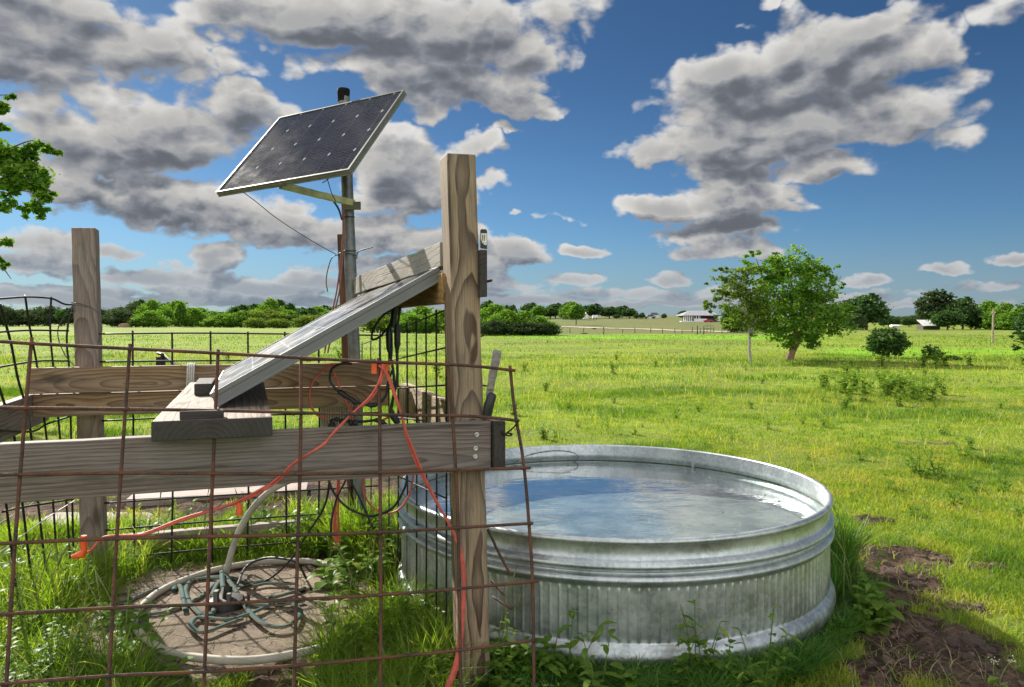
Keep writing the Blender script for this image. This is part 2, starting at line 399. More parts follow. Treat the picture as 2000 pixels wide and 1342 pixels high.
def wood(name, early, late, grey=(.30, .28, .26), greyk=.4, ring=22., tilt=.06, offs=(0, .09, .03), rough=.75, knots=True, contrast=1.):
    m, t, out = new_mat(name); tc_ = t.node('ShaderNodeTexCoord'); oi = t.node('ShaderNodeObjectInfo')
    P_ = tc_.outputs['Object']; r = oi.outputs['Random']
    x, y, z = t.xyz(P_)
    xo = t.m('MULTIPLY_ADD', r, 9.7, x)
    w1 = t.noise(t.comb(t.m('MULTIPLY', xo, 1.3), t.m('MULTIPLY', y, 4.), t.m('MULTIPLY', z, 4.)), 1.0, 3, .5)
    wob = t.m('MULTIPLY', t.m('SUBTRACT', w1.outputs[0], .5), .06)
    w2 = t.m('MULTIPLY', t.m('SUBTRACT', t.noise(t.comb(t.m('MULTIPLY', xo, 1.), 0., 0.), 1.1, 2, .5).outputs[0], .5), tilt*2.6)
    yy = t.m('ADD', t.m('ADD', y, offs[1]), t.m('ADD', t.m('MULTIPLY', x, tilt), w2))
    zz = t.m('ADD', t.m('ADD', z, t.m('MULTIPLY_ADD', r, .06, offs[2]-.03)), t.m('MULTIPLY', x, tilt*.25))
    rad = t.m('ADD', t.m('SQRT', t.m('ADD', t.m('MULTIPLY', yy, yy), t.m('MULTIPLY', zz, zz))), wob)
    ph = t.m('FRACT', t.m('MULTIPLY', rad, ring*4.2))
    line = t.m('POWER', ph, 1.7)
    line = t.m('MULTIPLY', line, t.mr(ph, 1.0, .93, .0, 1.))
    fib = t.noise(t.comb(t.m('MULTIPLY', xo, 6.), t.m('MULTIPLY', y, 260.), t.m('MULTIPLY', z, 260.)), 1., 4, .6).outputs[0]
    big = t.noise(t.comb(t.m('MULTIPLY', xo, 1.4), t.m('MULTIPLY', y, 9.), t.m('MULTIPLY', z, 9.)), 1., 4, .6).outputs[0]
    fine = t.noise(t.comb(t.m('MULTIPLY', xo, 25.), t.m('MULTIPLY', y, 60.), t.m('MULTIPLY', z, 60.)), 1., 5, .65).outputs[0]
    c = t.mix(t.m('MULTIPLY', line, contrast, clamp=True), early, late)
    c = t.mix(t.m('MULTIPLY', t.mr(big, .35, .62), greyk), c, grey)
    c = t.mix(t.mr(fib, .40, .72, .0, .55), c, tuple(q*.7 for q in late))
    c = t.mix(t.mr(fine, .58, .8, 0., .35), c, (.05, .043, .037))
    stn = t.noise(t.comb(t.m('MULTIPLY', xo, 3.), t.m('MULTIPLY', y, 12.), t.m('MULTIPLY', z, 12.)), 1., 6, .7).outputs[0]
    c = t.mix(t.mr(stn, .54, .70, 0, .5), c, (.075, .058, .045))
    # checks (drying cracks) along the grain
    ck = t.noise(t.comb(t.m('MULTIPLY', xo, 1.1), t.m('MULTIPLY', y, 42.), t.m('MULTIPLY', z, 42.)), 1., 2, .5).outputs[0]
    crack = t.mr(ck, .655, .69)
    c = t.mix(t.m('MULTIPLY', crack, .6), c, (.035, .027, .02))
    if knots:
        vo = t.node('ShaderNodeTexVoronoi'); vo.feature = 'F1'
        t.l.new(t.comb(t.m('MULTIPLY', xo, 2.4), t.m('MULTIPLY', y, 6.), t.m('MULTIPLY', z, 6.)), vo.inputs['Vector']); vo.inputs['Scale'].default_value = 1.
        kn = t.mr(vo.outputs['Distance'], .23, .07)
        c = t.mix(t.m('MULTIPLY', kn, .75), c, (.045, .03, .02))
    hgt = t.m('ADD', t.m('MULTIPLY', line, -.5), t.m('ADD', t.m('MULTIPLY', fib, .6), t.m('MULTIPLY', crack, -1.2)))
    principled(t, out, Base_Color=c, Roughness=rough, Normal=bump(t, hgt, .45, .004))
    return m
M = {}
M['post'] = wood('weathered_post_wood', (.37, .265, .165), (.075, .038, .02), grey=(.29, .245, .195), greyk=.35, ring=20, tilt=.035, offs=(0, .055, .0), knots=False, contrast=1.25)
M['post_grey'] = wood('grey_post_wood', (.31, .232, .185), (.095, .053, .042), grey=(.26, .228, .21), greyk=.45, ring=17, tilt=.05, offs=(0, .06, .01))
M['rail'] = wood('grey_rail_wood', (.245, .195, .17), (.07, .047, .040), grey=(.245, .22, .212), greyk=.55, ring=17, tilt=.035, offs=(0, .03, .05), contrast=1.)
M['rail_brown'] = wood('brown_rail_wood', (.34, .225, .115), (.12, .055, .025), grey=(.27, .23, .2), greyk=.3, ring=14, tilt=.09, offs=(0, .045, .02), contrast=1.1)
M['rail_pale'] = wood('pale_rail_wood', (.55, .42, .25), (.26, .16, .075), grey=(.45, .40, .33), greyk=.3, ring=15, tilt=.05, offs=(0, .06, .0))
M['plank'] = wood('plank_wood', (.36, .285, .215), (.12, .085, .06), grey=(.36, .32, .28), greyk=.45, ring=12, tilt=.03, offs=(0, .10, .02))
M['char'] = wood('blackened_wood', (.045, .037, .032), (.018, .014, .012), grey=(.07, .062, .058), greyk=.4, ring=14, knots=False)
M['beam'] = wood('rough_grey_beam', (.30, .26, .22), (.14, .11, .09), grey=(.33, .31, .28), greyk=.8, ring=13, contrast=.5, knots=False)
M['under'] = wood('ochre_header_wood', (.45, .27, .09), (.22, .11, .03), grey=(.32, .2, .08), greyk=.3, ring=14, knots=False)
M['stake'] = wood('red_brown_stake_wood', (.20, .085, .04), (.10, .04, .02), grey=(.16, .08, .05), greyk=.4, ring=14, knots=False)
M['ground_plank'] = wood('ground_plank_wood', (.36, .28, .23), (.20, .14, .11), grey=(.38, .32, .29), greyk=.7, ring=12)
M['tool'] = wood('old_handle_wood', (.30, .28, .25), (.17, .15, .13), greyk=.6, ring=20, knots=False)
def rust_mat():
    m, t, out = new_mat('rusty_wire'); O = t.node('ShaderNodeTexCoord').outputs['Object']
    p = t.noise(O, 9., 4, .6).outputs[0]; q = t.noise(O, 120., 4, .7).outputs[0]
    c = t.mix(t.mr(p, .38, .62), (.055, .034, .028), (.15, .058, .032)); c = t.mix(t.mr(q, .45, .7, 0, .7), c, (.17, .10, .07))
    principled(t, out, Base_Color=c, Roughness=.82, Metallic=.2, Normal=bump(t, q, .6, .003)); return m
M['rust'] = rust_mat()
M['black_wire'] = simple('dark_wire', (.022, .021, .02), .55, .5, .3, 60., .2)
M['thin_wire'] = simple('grey_tie_wire', (.10, .10, .10), .45, .8, .2, 60., .1)
M['white_wire'] = simple('pale_wire', (.5, .48, .44), .5, .5, .2, 60., .1)
M['red'] = simple('red_cable_rubber', (.56, .10, .072), .5, 0, .18, 40., .1)
M['orange'] = simple('orange_clamp_plastic', (.75, .10, .02), .4, 0, .12, 40., .1)
M['black'] = simple('black_rubber', (.016, .016, .017), .42, 0, .3, 40., .1)
M['pink'] = simple('faded_red_cable', (.22, .09, .075), .5, 0, .2, 40., .1)
M['alu'] = simple('aluminium_frame', (.155, .16, .158), .5, .3, .05, 6., .05)
M['alu_dark'] = simple('weathered_aluminium_frame', (.17, .17, .145), .45, .4, .12, 15., .05)
M['bracket'] = simple('galvanised_bracket', (.45, .42, .2), .45, .3, .25, 12., .2)
M['plate'] = simple('meter_plate', (.72, .70, .62), .5, 0, .06, 20., .05)
M['hose'] = simple('white_poly_pipe', (.44, .405, .33), .6, 0, .14, 9., .08, .2)
M['rope'] = simple('pale_rope', (.45, .44, .40), .85, 0, .3, 120., .6)
M['cast'] = simple('dark_well_fitting', (.03, .028, .028), .5, .6, .4, 30., .3)
M['zinc'] = simple('zinc_screw', (.6, .58, .55), .4, .7, .2, 80., .2)
M['box'] = simple('grey_green_controller', (.30, .31, .25), .55, 0, .12, 20., .1)

def pole_mat():
    m, t, out = new_mat('galvanised_pipe'); tc_ = t.node('ShaderNodeTexCoord')
    nz = t.noise(tc_.outputs['Object'], 9., 6, .65).outputs[0]; n2 = t.noise(t.v('MULTIPLY', tc_.outputs['Object'], (60, 60, 6)), 1., 4, .6).outputs[0]
    c = t.mix(t.mr(nz, .35, .65), (.11, .115, .12), (.25, .255, .25)); c = t.mix(t.mr(n2, .55, .75, 0, .5), c, (.20, .16, .12))
    principled(t, out, Base_Color=c, Roughness=t.mr(nz, .3, .7, .4, .6), Metallic=.55, Normal=bump(t, n2, .15, .003)); return m
M['pole'] = pole_mat()
def tank_mat():
    m, t, out = new_mat('galvanised_sheet'); tc_ = t.node('ShaderNodeTexCoord'); O = tc_.outputs['Object']
    x, y, z = t.xyz(O)
    ang = t.m('ARCTAN2', y, x)
    streak = t.noise(t.comb(t.m('MULTIPLY', ang, 34.), t.m('MULTIPLY', z, 1.6), 0.), 1., 5, .6).outputs[0]
    cloud = t.noise(O, 6., 5, .6).outputs[0]
    vo = t.node('ShaderNodeTexVoronoi'); t.l.new(O, vo.inputs['Vector']); vo.inputs['Scale'].default_value = 60.
    sp = t.xyz(vo.outputs['Color'])[0]
    c = t.mix(t.mr(cloud, .3, .7), (.36, .40, .41), (.54, .575, .58))
    c = t.mix(t.mr(streak, .52, .74, 0, .38), c, (.25, .27, .27))
    c = t.mix(t.mr(sp, .0, 1., 0, .30), c, (.85, .87, .88))
    spot = t.noise(O, 28., 4, .7).outputs[0]
    c = t.mix(t.mr(spot, .66, .74, 0, .6), c, (.14, .14, .12))
    grime = t.m('MULTIPLY', t.mr(t.noise(O, 14., 6, .7).outputs[0], .42, .62), t.mr(z, .26, .03))
    c = t.mix(t.m('MULTIPLY', grime, .7), c, (.12, .095, .07))
    lime = t.noise(t.comb(t.m('MULTIPLY', ang, 60.), t.m('MULTIPLY', z, 3.), 4.), 1., 3, .7).outputs[0]
    c = t.mix(t.mr(lime, .62, .75, 0, .22), c, (.75, .76, .74))
    principled(t, out, Base_Color=c, Metallic=.88, Roughness=t.mr(cloud, .3, .7, .36, .50), Normal=bump(t, t.m('ADD', t.m('MULTIPLY', cloud, 2.), t.m('MULTIPLY', streak, .6)), .12, .01))
    return m
M['tank'] = tank_mat()
def floor_mat():
    m, t, out = new_mat('mottled_tank_floor'); tc_ = t.node('ShaderNodeTexCoord'); O = tc_.outputs['Object']
    a = t.noise(O, 3.2, 6, .62).outputs[0]; b = t.noise(O, 18., 5, .65).outputs[0]
    vo = t.node('ShaderNodeTexVoronoi'); vo.feature = 'DISTANCE_TO_EDGE'; vo.inputs['Scale'].default_value = 9.
    t.l.new(t.v('ADD', O, t.v('SCALE', t.noise(O, 5., 2).outputs['Color'], scale=.25)), vo.inputs['Vector'])
    c = t.mix(t.mr(a, .32, .68), (.22, .25, .24), (.50, .52, .49))
    c = t.mix(t.mr(b, .55, .75, 0, .6), c, (.24, .30, .24))
    c = t.mix(t.mr(vo.outputs['Distance'], .05, .0, 0, .18), c, (.8, .82, .78))  # pale web of thin lines over the mottled floor
    principled(t, out, Base_Color=c, Roughness=.8); return m
M['tank_floor'] = floor_mat()
def water_mat():
    m, t, out = new_mat('trough_water'); tc_ = t.node('ShaderNodeTexCoord'); O = tc_.outputs['Object']
    a = t.noise(t.v('MULTIPLY', O, (1.1, 2.6, 1)), 2.6, 3, .5, .6).outputs[0]
    b = t.noise(t.v('MULTIPLY', O, (1.4, 4.0, 1)), 9., 2, .5, .4).outputs[0]
    h = t.m('ADD', a, t.m('MULTIPLY', b, .16))
    nrm = bump(t, h, .055, .05)
    gm = t.node('ShaderNodeNewGeometry')
    cs = t.m('ABSOLUTE', t.v('DOT_PRODUCT', nrm, gm.outputs['Incoming']))
    fr = t.m('MULTIPLY_ADD', t.m('POWER', t.m('SUBTRACT', 1., cs, clamp=True), 4.), 1.9, .03, clamp=True)
    tr = t.node('ShaderNodeBsdfTransparent'); tr.inputs[0].default_value = (.82, .90, .90, 1)
    gl = t.node('ShaderNodeBsdfGlossy'); gl.inputs['Roughness'].default_value = .015; t.l.new(nrm, gl.inputs['Normal'])
    mx = t.node('ShaderNodeMixShader'); t.l.new(fr, mx.inputs[0]); t.l.new(tr.outputs[0], mx.inputs[1]); t.l.new(gl.outputs[0], mx.inputs[2])
    t.l.new(mx.outputs[0], out.inputs[0]); return m
M['water'] = water_mat()
def laminate(name, nx, ny, lines, base=(.012, .013, .022), linec=(.20, .21, .24), linek=.6, rough=.12, split=False, white=.7, dustk=.015, spec=.22, gridk=.0):
    m, t, out = new_mat(name); tc_ = t.node('ShaderNodeTexCoord')
    x, y, z = t.xyz(tc_.outputs['UV'])
    fx = t.m('FRACT', t.m('MULTIPLY', x, nx)); fy = t.m('FRACT', t.m('MULTIPLY', y, ny))
    dx = t.m('MINIMUM', fx, t.m('SUBTRACT', 1., fx)); dy = t.m('MINIMUM', fy, t.m('SUBTRACT', 1., fy))
    fl = t.m('FRACT', t.m('MULTIPLY', y, lines)); dl = t.m('MINIMUM', fl, t.m('SUBTRACT', 1., fl))
    c = t.mix(t.mr(dl, .30, .12, 0, linek), base, linec)
    c = t.mix(t.mr(dx, .02, .010, 0, .5), c, (.10, .10, .11))
    c = t.mix(t.mr(dy, .02, .010, 0, .3), c, (.10, .10, .11))
    dia = t.m('ADD', t.m('MULTIPLY', dx, 1.6), dy)
    c = t.mix(t.mr(dx, .022, .012, 0, gridk), c, (.3, .3, .3)); c = t.mix(t.mr(dy, .030, .015, 0, gridk), c, (.3, .3, .3))
    c = t.mix(t.mr(dia, .10, .075, 0, white), c, (.75, .75, .75))
    if split:
        c = t.mix(t.mr(t.m('ABSOLUTE', t.m('SUBTRACT', y, .55)), .010, .006), c, (.01, .01, .012))
    dust = t.noise(tc_.outputs['UV'], 5., 6, .65).outputs[0]
    c = t.mix(t.mr(dust, .4, .75, .01, dustk), c, (.45, .43, .40))
    b = principled(t, out, Base_Color=c, Roughness=t.mr(dust, .3, .7, rough*.7, rough*1.5)); b.inputs['Coat Weight'].default_value = .0; b.inputs['Specular IOR Level'].default_value = spec
    return m
M['cells'] = laminate('dark_solar_cells', 5.3, 4, 44, base=(.020, .018, .022), linec=(.08, .075, .08), linek=.6, white=.5, rough=.10)
M['cells_pale'] = laminate('dusty_solar_cells', 6, 4, 4, base=(.05, .051, .054), linec=(.05, .051, .054), linek=.0, gridk=.6, rough=.22, split=True, white=.5, dustk=.09, spec=.10)
def hose_mat():
    m, t, out = new_mat('striped_garden_hose'); tc_ = t.node('ShaderNodeTexCoord')
    x, y, z = t.xyz(tc_.outputs['UV'])
    s_ = t.m('ABSOLUTE', t.m('SUBTRACT', t.m('FRACT', t.m('MULTIPLY', y, 2.)), .5))
    c = t.ramp(s_, [(0, (.20, .165, .10)), (.19, (.20, .165, .10)), (.22, (.010, .012, .011)), (.30, (.010, .03, .03)), (.36, (.02, .085, .082)), (.5, (.02, .085, .082))], 'LINEAR')
    nz = t.noise(tc_.outputs['Object'], 30., 4, .6).outputs[0]
    c = t.mix(t.mr(nz, .5, .75, 0, .4), c, (.16, .13, .10))
    principled(t, out, Base_Color=c, Roughness=.75).inputs['Specular IOR Level'].default_value = .15; return m
M['garden_hose'] = hose_mat()
def concrete_mat():
    m, t, out = new_mat('cracked_concrete'); tc_ = t.node('ShaderNodeTexCoord'); O = tc_.outputs['Object']
    a = t.noise(O, 3., 6, .65).outputs[0]; b = t.noise(O, 60., 6, .7).outputs[0]; gr = t.noise(O, 150., 3, .8).outputs[0]
    vo = t.node('ShaderNodeTexVoronoi'); vo.feature = 'DISTANCE_TO_EDGE'; vo.inputs['Scale'].default_value = 3.6
    t.l.new(t.v('ADD', O, t.v('SCALE', t.noise(O, 4., 4, .7).outputs['Color'], scale=.22)), vo.inputs['Vector'])
    ck = t.mr(vo.outputs['Distance'], .035, .008)
    c = t.mix(t.mr(a, .3, .7), (.17, .125, .085), (.36, .285, .195))
    c = t.mix(t.mr(b, .35, .75, 0, .7), c, (.12, .085, .06)); st = t.noise(O, 1.7, 5, .7).outputs[0]; c = t.mix(t.mr(st, .48, .64, 0, .65), c, (.11, .08, .058))
    c = t.mix(t.mr(gr, .6, .8, 0, .6), c, (.6, .54, .45))
    c = t.mix(t.m('MULTIPLY', ck, t.mr(a, .4, .55)), c, (.05, .038, .03))
    principled(t, out, Base_Color=c, Roughness=.92, Normal=bump(t, t.m('ADD', t.m('ADD', t.m('MULTIPLY', b, .5), t.m('MULTIPLY', gr, .35)), t.m('MULTIPLY', ck, -.5)), .9, .010)); return m
M['concrete'] = concrete_mat()
def leaf_mat(name, cols, trans=.45, rough=.55):
    m, t, out = new_mat(name); at = t.node('ShaderNodeAttribute'); at.attribute_name = 'rnd'
    c = t.ramp(at.outputs['Fac'], cols)
    d = t.node('ShaderNodeBsdfDiffuse'); t.l.new(c, d.inputs[0])
    tr = t.node('ShaderNodeBsdfTranslucent'); t.l.new(t.mix(1., c, (1.25, 1.3, .55), 'MULTIPLY'), tr.inputs[0])
    mx = t.node('ShaderNodeMixShader'); mx.inputs[0].default_value = trans
    t.l.new(d.outputs[0], mx.inputs[1]); t.l.new(tr.outputs[0], mx.inputs[2])
    gl = t.node('ShaderNodeBsdfGlossy'); gl.inputs['Roughness'].default_value = rough; gl.inputs[0].default_value = (1, 1, 1, 1)
    m2 = t.node('ShaderNodeMixShader'); m2.inputs[0].default_value = .018
    t.l.new(mx.outputs[0], m2.inputs[1]); t.l.new(gl.outputs[0], m2.inputs[2])
    t.l.new(m2.outputs[0], out.inputs[0]); return m
M['grass'] = leaf_mat('pasture_grass', [(0, (.08, .17, .014)), (.3, (.17, .275, .022)), (.6, (.285, .35, .034)), (.85, (.39, .38, .065)), (1, (.48, .41, .15))], .5)
M['grass_tall'] = leaf_mat('tall_green_grass', [(0, (.09, .18, .018)), (.4, (.17, .29, .026)), (.75, (.27, .37, .038)), (.92, (.38, .40, .09)), (1, (.5, .43, .21))], .62)
M['grass_shade'] = leaf_mat('shade_toned_grass', [(0, (.045, .14, .018)), (.5, (.09, .215, .026)), (.85, (.15, .28, .035)), (1, (.3, .34, .10))], .55)  # darker copy of the grass, the tank's shade put into its colour
M['weed'] = leaf_mat('broadleaf_weed', [(0, (.075, .16, .022)), (.5, (.14, .245, .032)), (.9, (.22, .32, .045)), (1, (.34, .40, .06))], .45, .4)
M['leaf_mid'] = leaf_mat('tree_leaves', [(0, (.04, .11, .013)), (.45, (.09, .205, .018)), (.8, (.155, .285, .026)), (1, (.22, .34, .04))], .42)
M['leaf_light'] = leaf_mat('light_tree_leaves', [(0, (.06, .115, .015)), (.5, (.11, .18, .024)), (1, (.18, .25, .04))], .45)
M['leaf_dark'] = leaf_mat('dark_tree_leaves', [(0, (.022, .06, .018)), (.5, (.048, .112, .026)), (1, (.10, .18, .04))], .3)
M['leaf_grey'] = leaf_mat('grey_green_leaves', [(0, (.03, .055, .022)), (.5, (.055, .09, .035)), (1, (.09, .125, .05))], .3)
M['bark'] = simple('bark', (.13, .10, .075), .9, 0, .4, 20., .8)
M['bark_red'] = simple('reddish_bark', (.22, .13, .085), .9, 0, .4, 20., .8)
M['bark_pale'] = simple('pale_bark', (.30, .28, .24), .9, 0, .35, 20., .8)
M['flower'] = simple('pale_lilac_petal', (.62, .58, .80), .6, 0, .08, 20., .05)
M['seed'] = simple('pale_seed_head', (.5, .48, .33), .8, 0, .2, 60., .3)
M['whitewall'] = simple('white_siding', (.74, .74, .73), .6, 0, .05, 3., .05)
M['roof'] = simple('grey_metal_roof', (.36, .355, .37), .5, .2, .08, 2., .05)
M['roof_white'] = simple('white_metal_roof', (.78, .76, .72), .5, .1, .06, 2., .05)
M['darkwall'] = simple('dark_house_wall', (.035, .038, .05), .7, 0, .3, 3., .05)
M['redpaint'] = simple('red_car_paint', (.42, .02, .035), .3, 0, .05, 3., .0)
M['glass'] = simple('dark_window_glass', (.02, .024, .03), .12, 0, .1, 3., 0)
M['tyre'] = simple('tyre_rubber', (.018, .018, .018), .8, 0, .2, 10., .2)
M['fencepost'] = simple('old_fence_post', (.10, .085, .07), .9, 0, .4, 6., .5)
M['palepost'] = simple('pale_pole_wood', (.34, .26, .19), .9, 0, .25, 6., .5)
M['hay'] = simple('weathered_hay', (.26, .17, .105), .95, 0, .35, 4., .8)
M['silver'] = simple('grey_car_paint', (.25, .26, .28), .35, .3, .08, 3., 0)
M['scum'] = simple('green_scum_line', (.07, .085, .045), .85, 0, .4, 25., .4)
M['cap'] = simple('matte_black_cap', (.012, .012, .012), .8, 0, .3, 40., .1, .1)
M['road'] = simple('pale_gravel_road', (.50, .42, .32), .95, 0, .2, .6, .3)

def ground_mat():
    m, t, out = new_mat('pasture_ground'); geo = t.node('ShaderNodeNewGeometry'); Pn = geo.outputs['Position']
    def A(k):
        a = t.node('ShaderNodeAttribute'); a.attribute_name = k; return a.outputs['Fac']
    n1 = t.noise(Pn, .5, 6, .6).outputs[0]; n2 = t.noise(Pn, 3.5, 6, .65).outputs[0]; n3 = t.noise(Pn, 28., 5, .7).outputs[0]
    n0 = t.noise(t.v('MULTIPLY', Pn, (.5, 1., 1.)), .09, 5, .6).outputs[0]
    gcol = t.ramp(t.m('ADD', t.m('MULTIPLY', n2, .55), t.m('MULTIPLY', n1, .45)), [(.3, (.09, .165, .015)), (.45, (.175, .265, .023)), (.58, (.28, .335, .038)), (.7, (.38, .37, .075))])
    gcol = t.mix(t.mr(n0, .42, .62, 0, .45), gcol, (.10, .15, .025))
    gcol = t.mix(t.mr(n3, .5, .78, 0, .4), gcol, (.08, .115, .02))
    khaki = t.mix(t.mr(n0, .35, .65), (.145, .150, .05), (.105, .135, .04))
    khaki = t.mix(t.mr(n1, .45, .7, 0, .35), khaki, (.20, .18, .075))
    lush = t.mix(t.mr(n1, .35, .7), (.14, .33, .012), (.24, .40, .02))
    c = t.mix(A('dry'), gcol, khaki); c = t.mix(t.m('MULTIPLY', A('lush'), .9), c, lush)
    soil = t.mix(t.mr(n2, .3, .7), (.16, .098, .070), (.36, .235, .175))
    soil = t.mix(t.mr(n3, .35, .7, 0, .7), soil, (.075, .05, .038))
    wet = t.noise(Pn, 2.2, 4, .6).outputs[0]
    soil = t.mix(t.mr(wet, .46, .58, 0, .8), soil, (.05, .034, .027))
    straw = t.noise(t.v('MULTIPLY', Pn, (90, 30, 30)), 1., 3, .7).outputs[0]
    soil = t.mix(t.mr(straw, .62, .75, 0, .5), soil, (.42, .33, .24))
    crumb = t.noise(Pn, 11., 8, .75).outputs[0]
    soil = t.mix(t.mr(crumb, .52, .42, 0, .85), soil, (.038, .026, .02))
    c = t.mix(A('dirt'), c, soil)
    h = t.m('ADD', t.m('ADD', t.m('MULTIPLY', n2, 1.), t.m('MULTIPLY', n3, .5)), t.m('MULTIPLY', t.m('MULTIPLY', crumb, A('dirt')), 2.6))
    principled(t, out, Base_Color=c, Roughness=.95, Normal=bump(t, h, .9, .05)).inputs['Specular IOR Level'].default_value = .15
    return m
M['ground'] = ground_mat()

# ================================================================ GROUND
def ground():
    N = 560
    s = np.linspace(-1, 1, N); bx = math.log(2*1500/.9)
    xs = 1.3+.9*np.sinh(bx*s)
    sy = np.linspace(-1, 1, N); ys = 3.8+.9*np.sinh(bx*sy)
    ys = ys[(ys > -300) & (ys < 1400)]; xs = xs[(xs > -1300) & (xs < 1300)]
    X, Y = np.meshgrid(xs, ys); nx, ny = len(xs), len(ys)
    Z = gz(X, Y)
    d = dirt(X, Y); dr, lu = zone(X, Y)
    i = np.arange(ny-1)[:, None]*nx+np.arange(nx-1)[None, :]
    q = np.stack([i, i+1, i+nx+1, i+nx], -1).reshape(-1, 4)
    V = np.stack([X, Y, Z], -1).reshape(-1, 3)
    me = np_mesh('ground', V, [q], M['ground'], {'dirt': d.ravel(), 'dry': dr.ravel(), 'lush': lu.ravel()}, True)
    tag(link('ground', me), kind='structure')
ground()

# ================================================================ PEN TIMBERS
SL = .354; ang = math.atan(SL)
E1 = Vector((math.cos(ang), math.sin(ang), 0)); E2 = Vector((-math.sin(ang), math.cos(ang), 0)); UZ = Vector((0, 0, 1))
def on_line(c, px, z):
    u = (px-CX)/F; Y = c/(1-SL*u); return Vector((u*Y, Y, z))
def single(o, label, cat, group=None): return tag(o, label, cat, group)

PG = 'square timber posts of the pen'
def post(A, B, w, mat, label, nm='timber_post'):
    A = Vector(A); B = Vector(B)
    o = board(nm, A, B, w, w, E1, mat, bevel=.006, segs=20, wob=.0015)
    return single(o, label, 'post', PG)
post((-.160, 3.08, -.1), (-.226, 3.08, 2.226), .123, M['post'], 'tall brown square post with cathedral grain, standing between the pen and the round tank')
post((-2.424, 4.31, -.1), (-2.488, 4.31, 2.08), .122, M['post_grey'], 'grey weathered square post at the far left corner of the pen, beside the drooping wire')
post((-1.86, 2.40, -.1), (-1.90, 2.40, 1.95), .122, M['post_grey'], 'square post carrying the left end of the near grey rail')

RG = 'rail boards round the pen'
def rail(A, B, w, th, mat, label, name='rail_board'):
    return single(board(name, A, B, w, th, UZ, mat), label, 'rail board', RG)
# near rail, with three washers at its right end
a = on_line(3.013+.026, -110, 1.04); b = on_line(3.013+.026, 955.5, 1.04)
nr = rail(a, b, .196, .05, M['rail'], 'long grey near rail board, right behind the rusty mesh, with three bolt washers')
for px, py in ((931, 849), (929, 876), (928, 892)):
    u = (px-CX)/F; Y = 3.013/(1-SL*u)-.003; c = P(px, py, Y)
    mb = MB(); R = Matrix((E1, UZ, -E2)).transposed()
    prof = [(.0035, .0), (.0035, .003), (.009, .0035), (.010, .002), (.010, 0)]
    t_ = MB(); t_.lathe(prof, seg=16); t_.lathe([(0.0001, .0028), (.0034, .0024), (.0034, 0)], seg=10, mi=0)
    mb.add([c+R @ Vector(v) for v in t_.v], t_.f)
    o = mb.build('bolt_washer', M['zinc'], None, True); o.parent = nr; o.matrix_parent_inverse = nr.matrix_world.inverted()
rail(on_line(4.97+.026, 57, 1.215), on_line(4.97+.026, 757, 1.210), .143, .05, M['rail_brown'], 'upper brown board of the back rail, under the steel pole and the solar panel')
rail(on_line(5.00+.026, 66, 1.074), on_line(5.00+.026, 760, 1.066), .127, .05, M['rail_brown'], 'lower board of the back rail with dark knots, directly below the upper brown board')
l0 = Vector((-2.646, 4.09, 0))-E1*.025
rail(l0+E2*.33+UZ*1.046, l0-E2*1.72+UZ*1.046, .180, .05, M['rail'], 'grey side rail board running in from the left edge to the far left post')
r0 = Vector((-.100, 3.042, 0))+E1*.025
rr = rail(r0-E2*.045+UZ*1.04, r0+E2*1.84+UZ*1.045, .196, .048, M['rail_pale'], 'pale side rail board behind the tall brown post, with a blackened near end')
e = board('blackened_end', r0-E2*.083+UZ*1.04, r0-E2*.045+UZ*1.04, .197, .049, UZ, M['char'], segs=2)
e.parent = rr; e.matrix_parent_inverse = rr.matrix_world.inverted()
e = board('corner_block', r0+E2*1.66-E1*.055+UZ*.93, r0+E2*1.66-E1*.055+UZ*1.143, .09, .05, E2, M['rail_pale'], segs=3)
e.parent = rr; e.matrix_parent_inverse = rr.matrix_world.inverted()

# plank across the rails
pz = 1.1385+.033
p0 = Vector((-1.203, 2.46, pz))+E1*.193
pl = board('plank', p0+E2*.02, p0+E2*1.74, .384, .066, E1, M['plank'], bevel=.006)
single(pl, 'broad plank across the pen rails under the low edge of the tilted solar panel', 'plank')
def pk(o, par):
    o.parent = par; o.matrix_parent_inverse = par.matrix_world.inverted(); return o
pk(board('blackened_end', p0, p0+E2*.021, .385, .067, E1, M['char'], segs=2), pl)
c0 = Vector((-1.46, 3.52, 1.206+.026))
pk(board('cleat_notch_block', c0-E2*.19, c0+E2*.19, .075, .052, E1, M['char'], segs=3), pl)
c1 = Vector((-1.075, 2.565, 1.206+.012))
pk(board('cleat_notch_block', c1-E1*.07+E2*.0, c1+E1*.07, .05, .030, E2, M['char'], segs=2), pl)  # shade of the broken notch's gap, added as a black block

# headers
h0 = Vector((-.262, 3.118, 0))-E1*.02
hd = single(board('header_board', h0-E2*.02+UZ*1.678, h0+E2*1.75+UZ*1.678, .128, .04, UZ, M['under']), 'ochre header board under the high edge of the tilted panel, left of the tall post', 'header board', 'header boards at the top of the pen')
h1 = Vector((-.150, 3.02, 0))+E1*.031
single(board('header_board', h1-E2*.02+UZ*1.737, h1+E2*1.7+UZ*1.737, .192, .03, UZ, M['char']), 'blackened header board whose end shows right of the tall post below the small meter', 'header board', 'header boards at the top of the pen')
single(board('stop_board', P(871, 497, 3.17), P(698, 559, 4.70), .105, .05, UZ, M['beam'], bevel=.003, wob=.003), 'rough grey board along the upper edge of the tilted panel from tall post to pole', 'board')

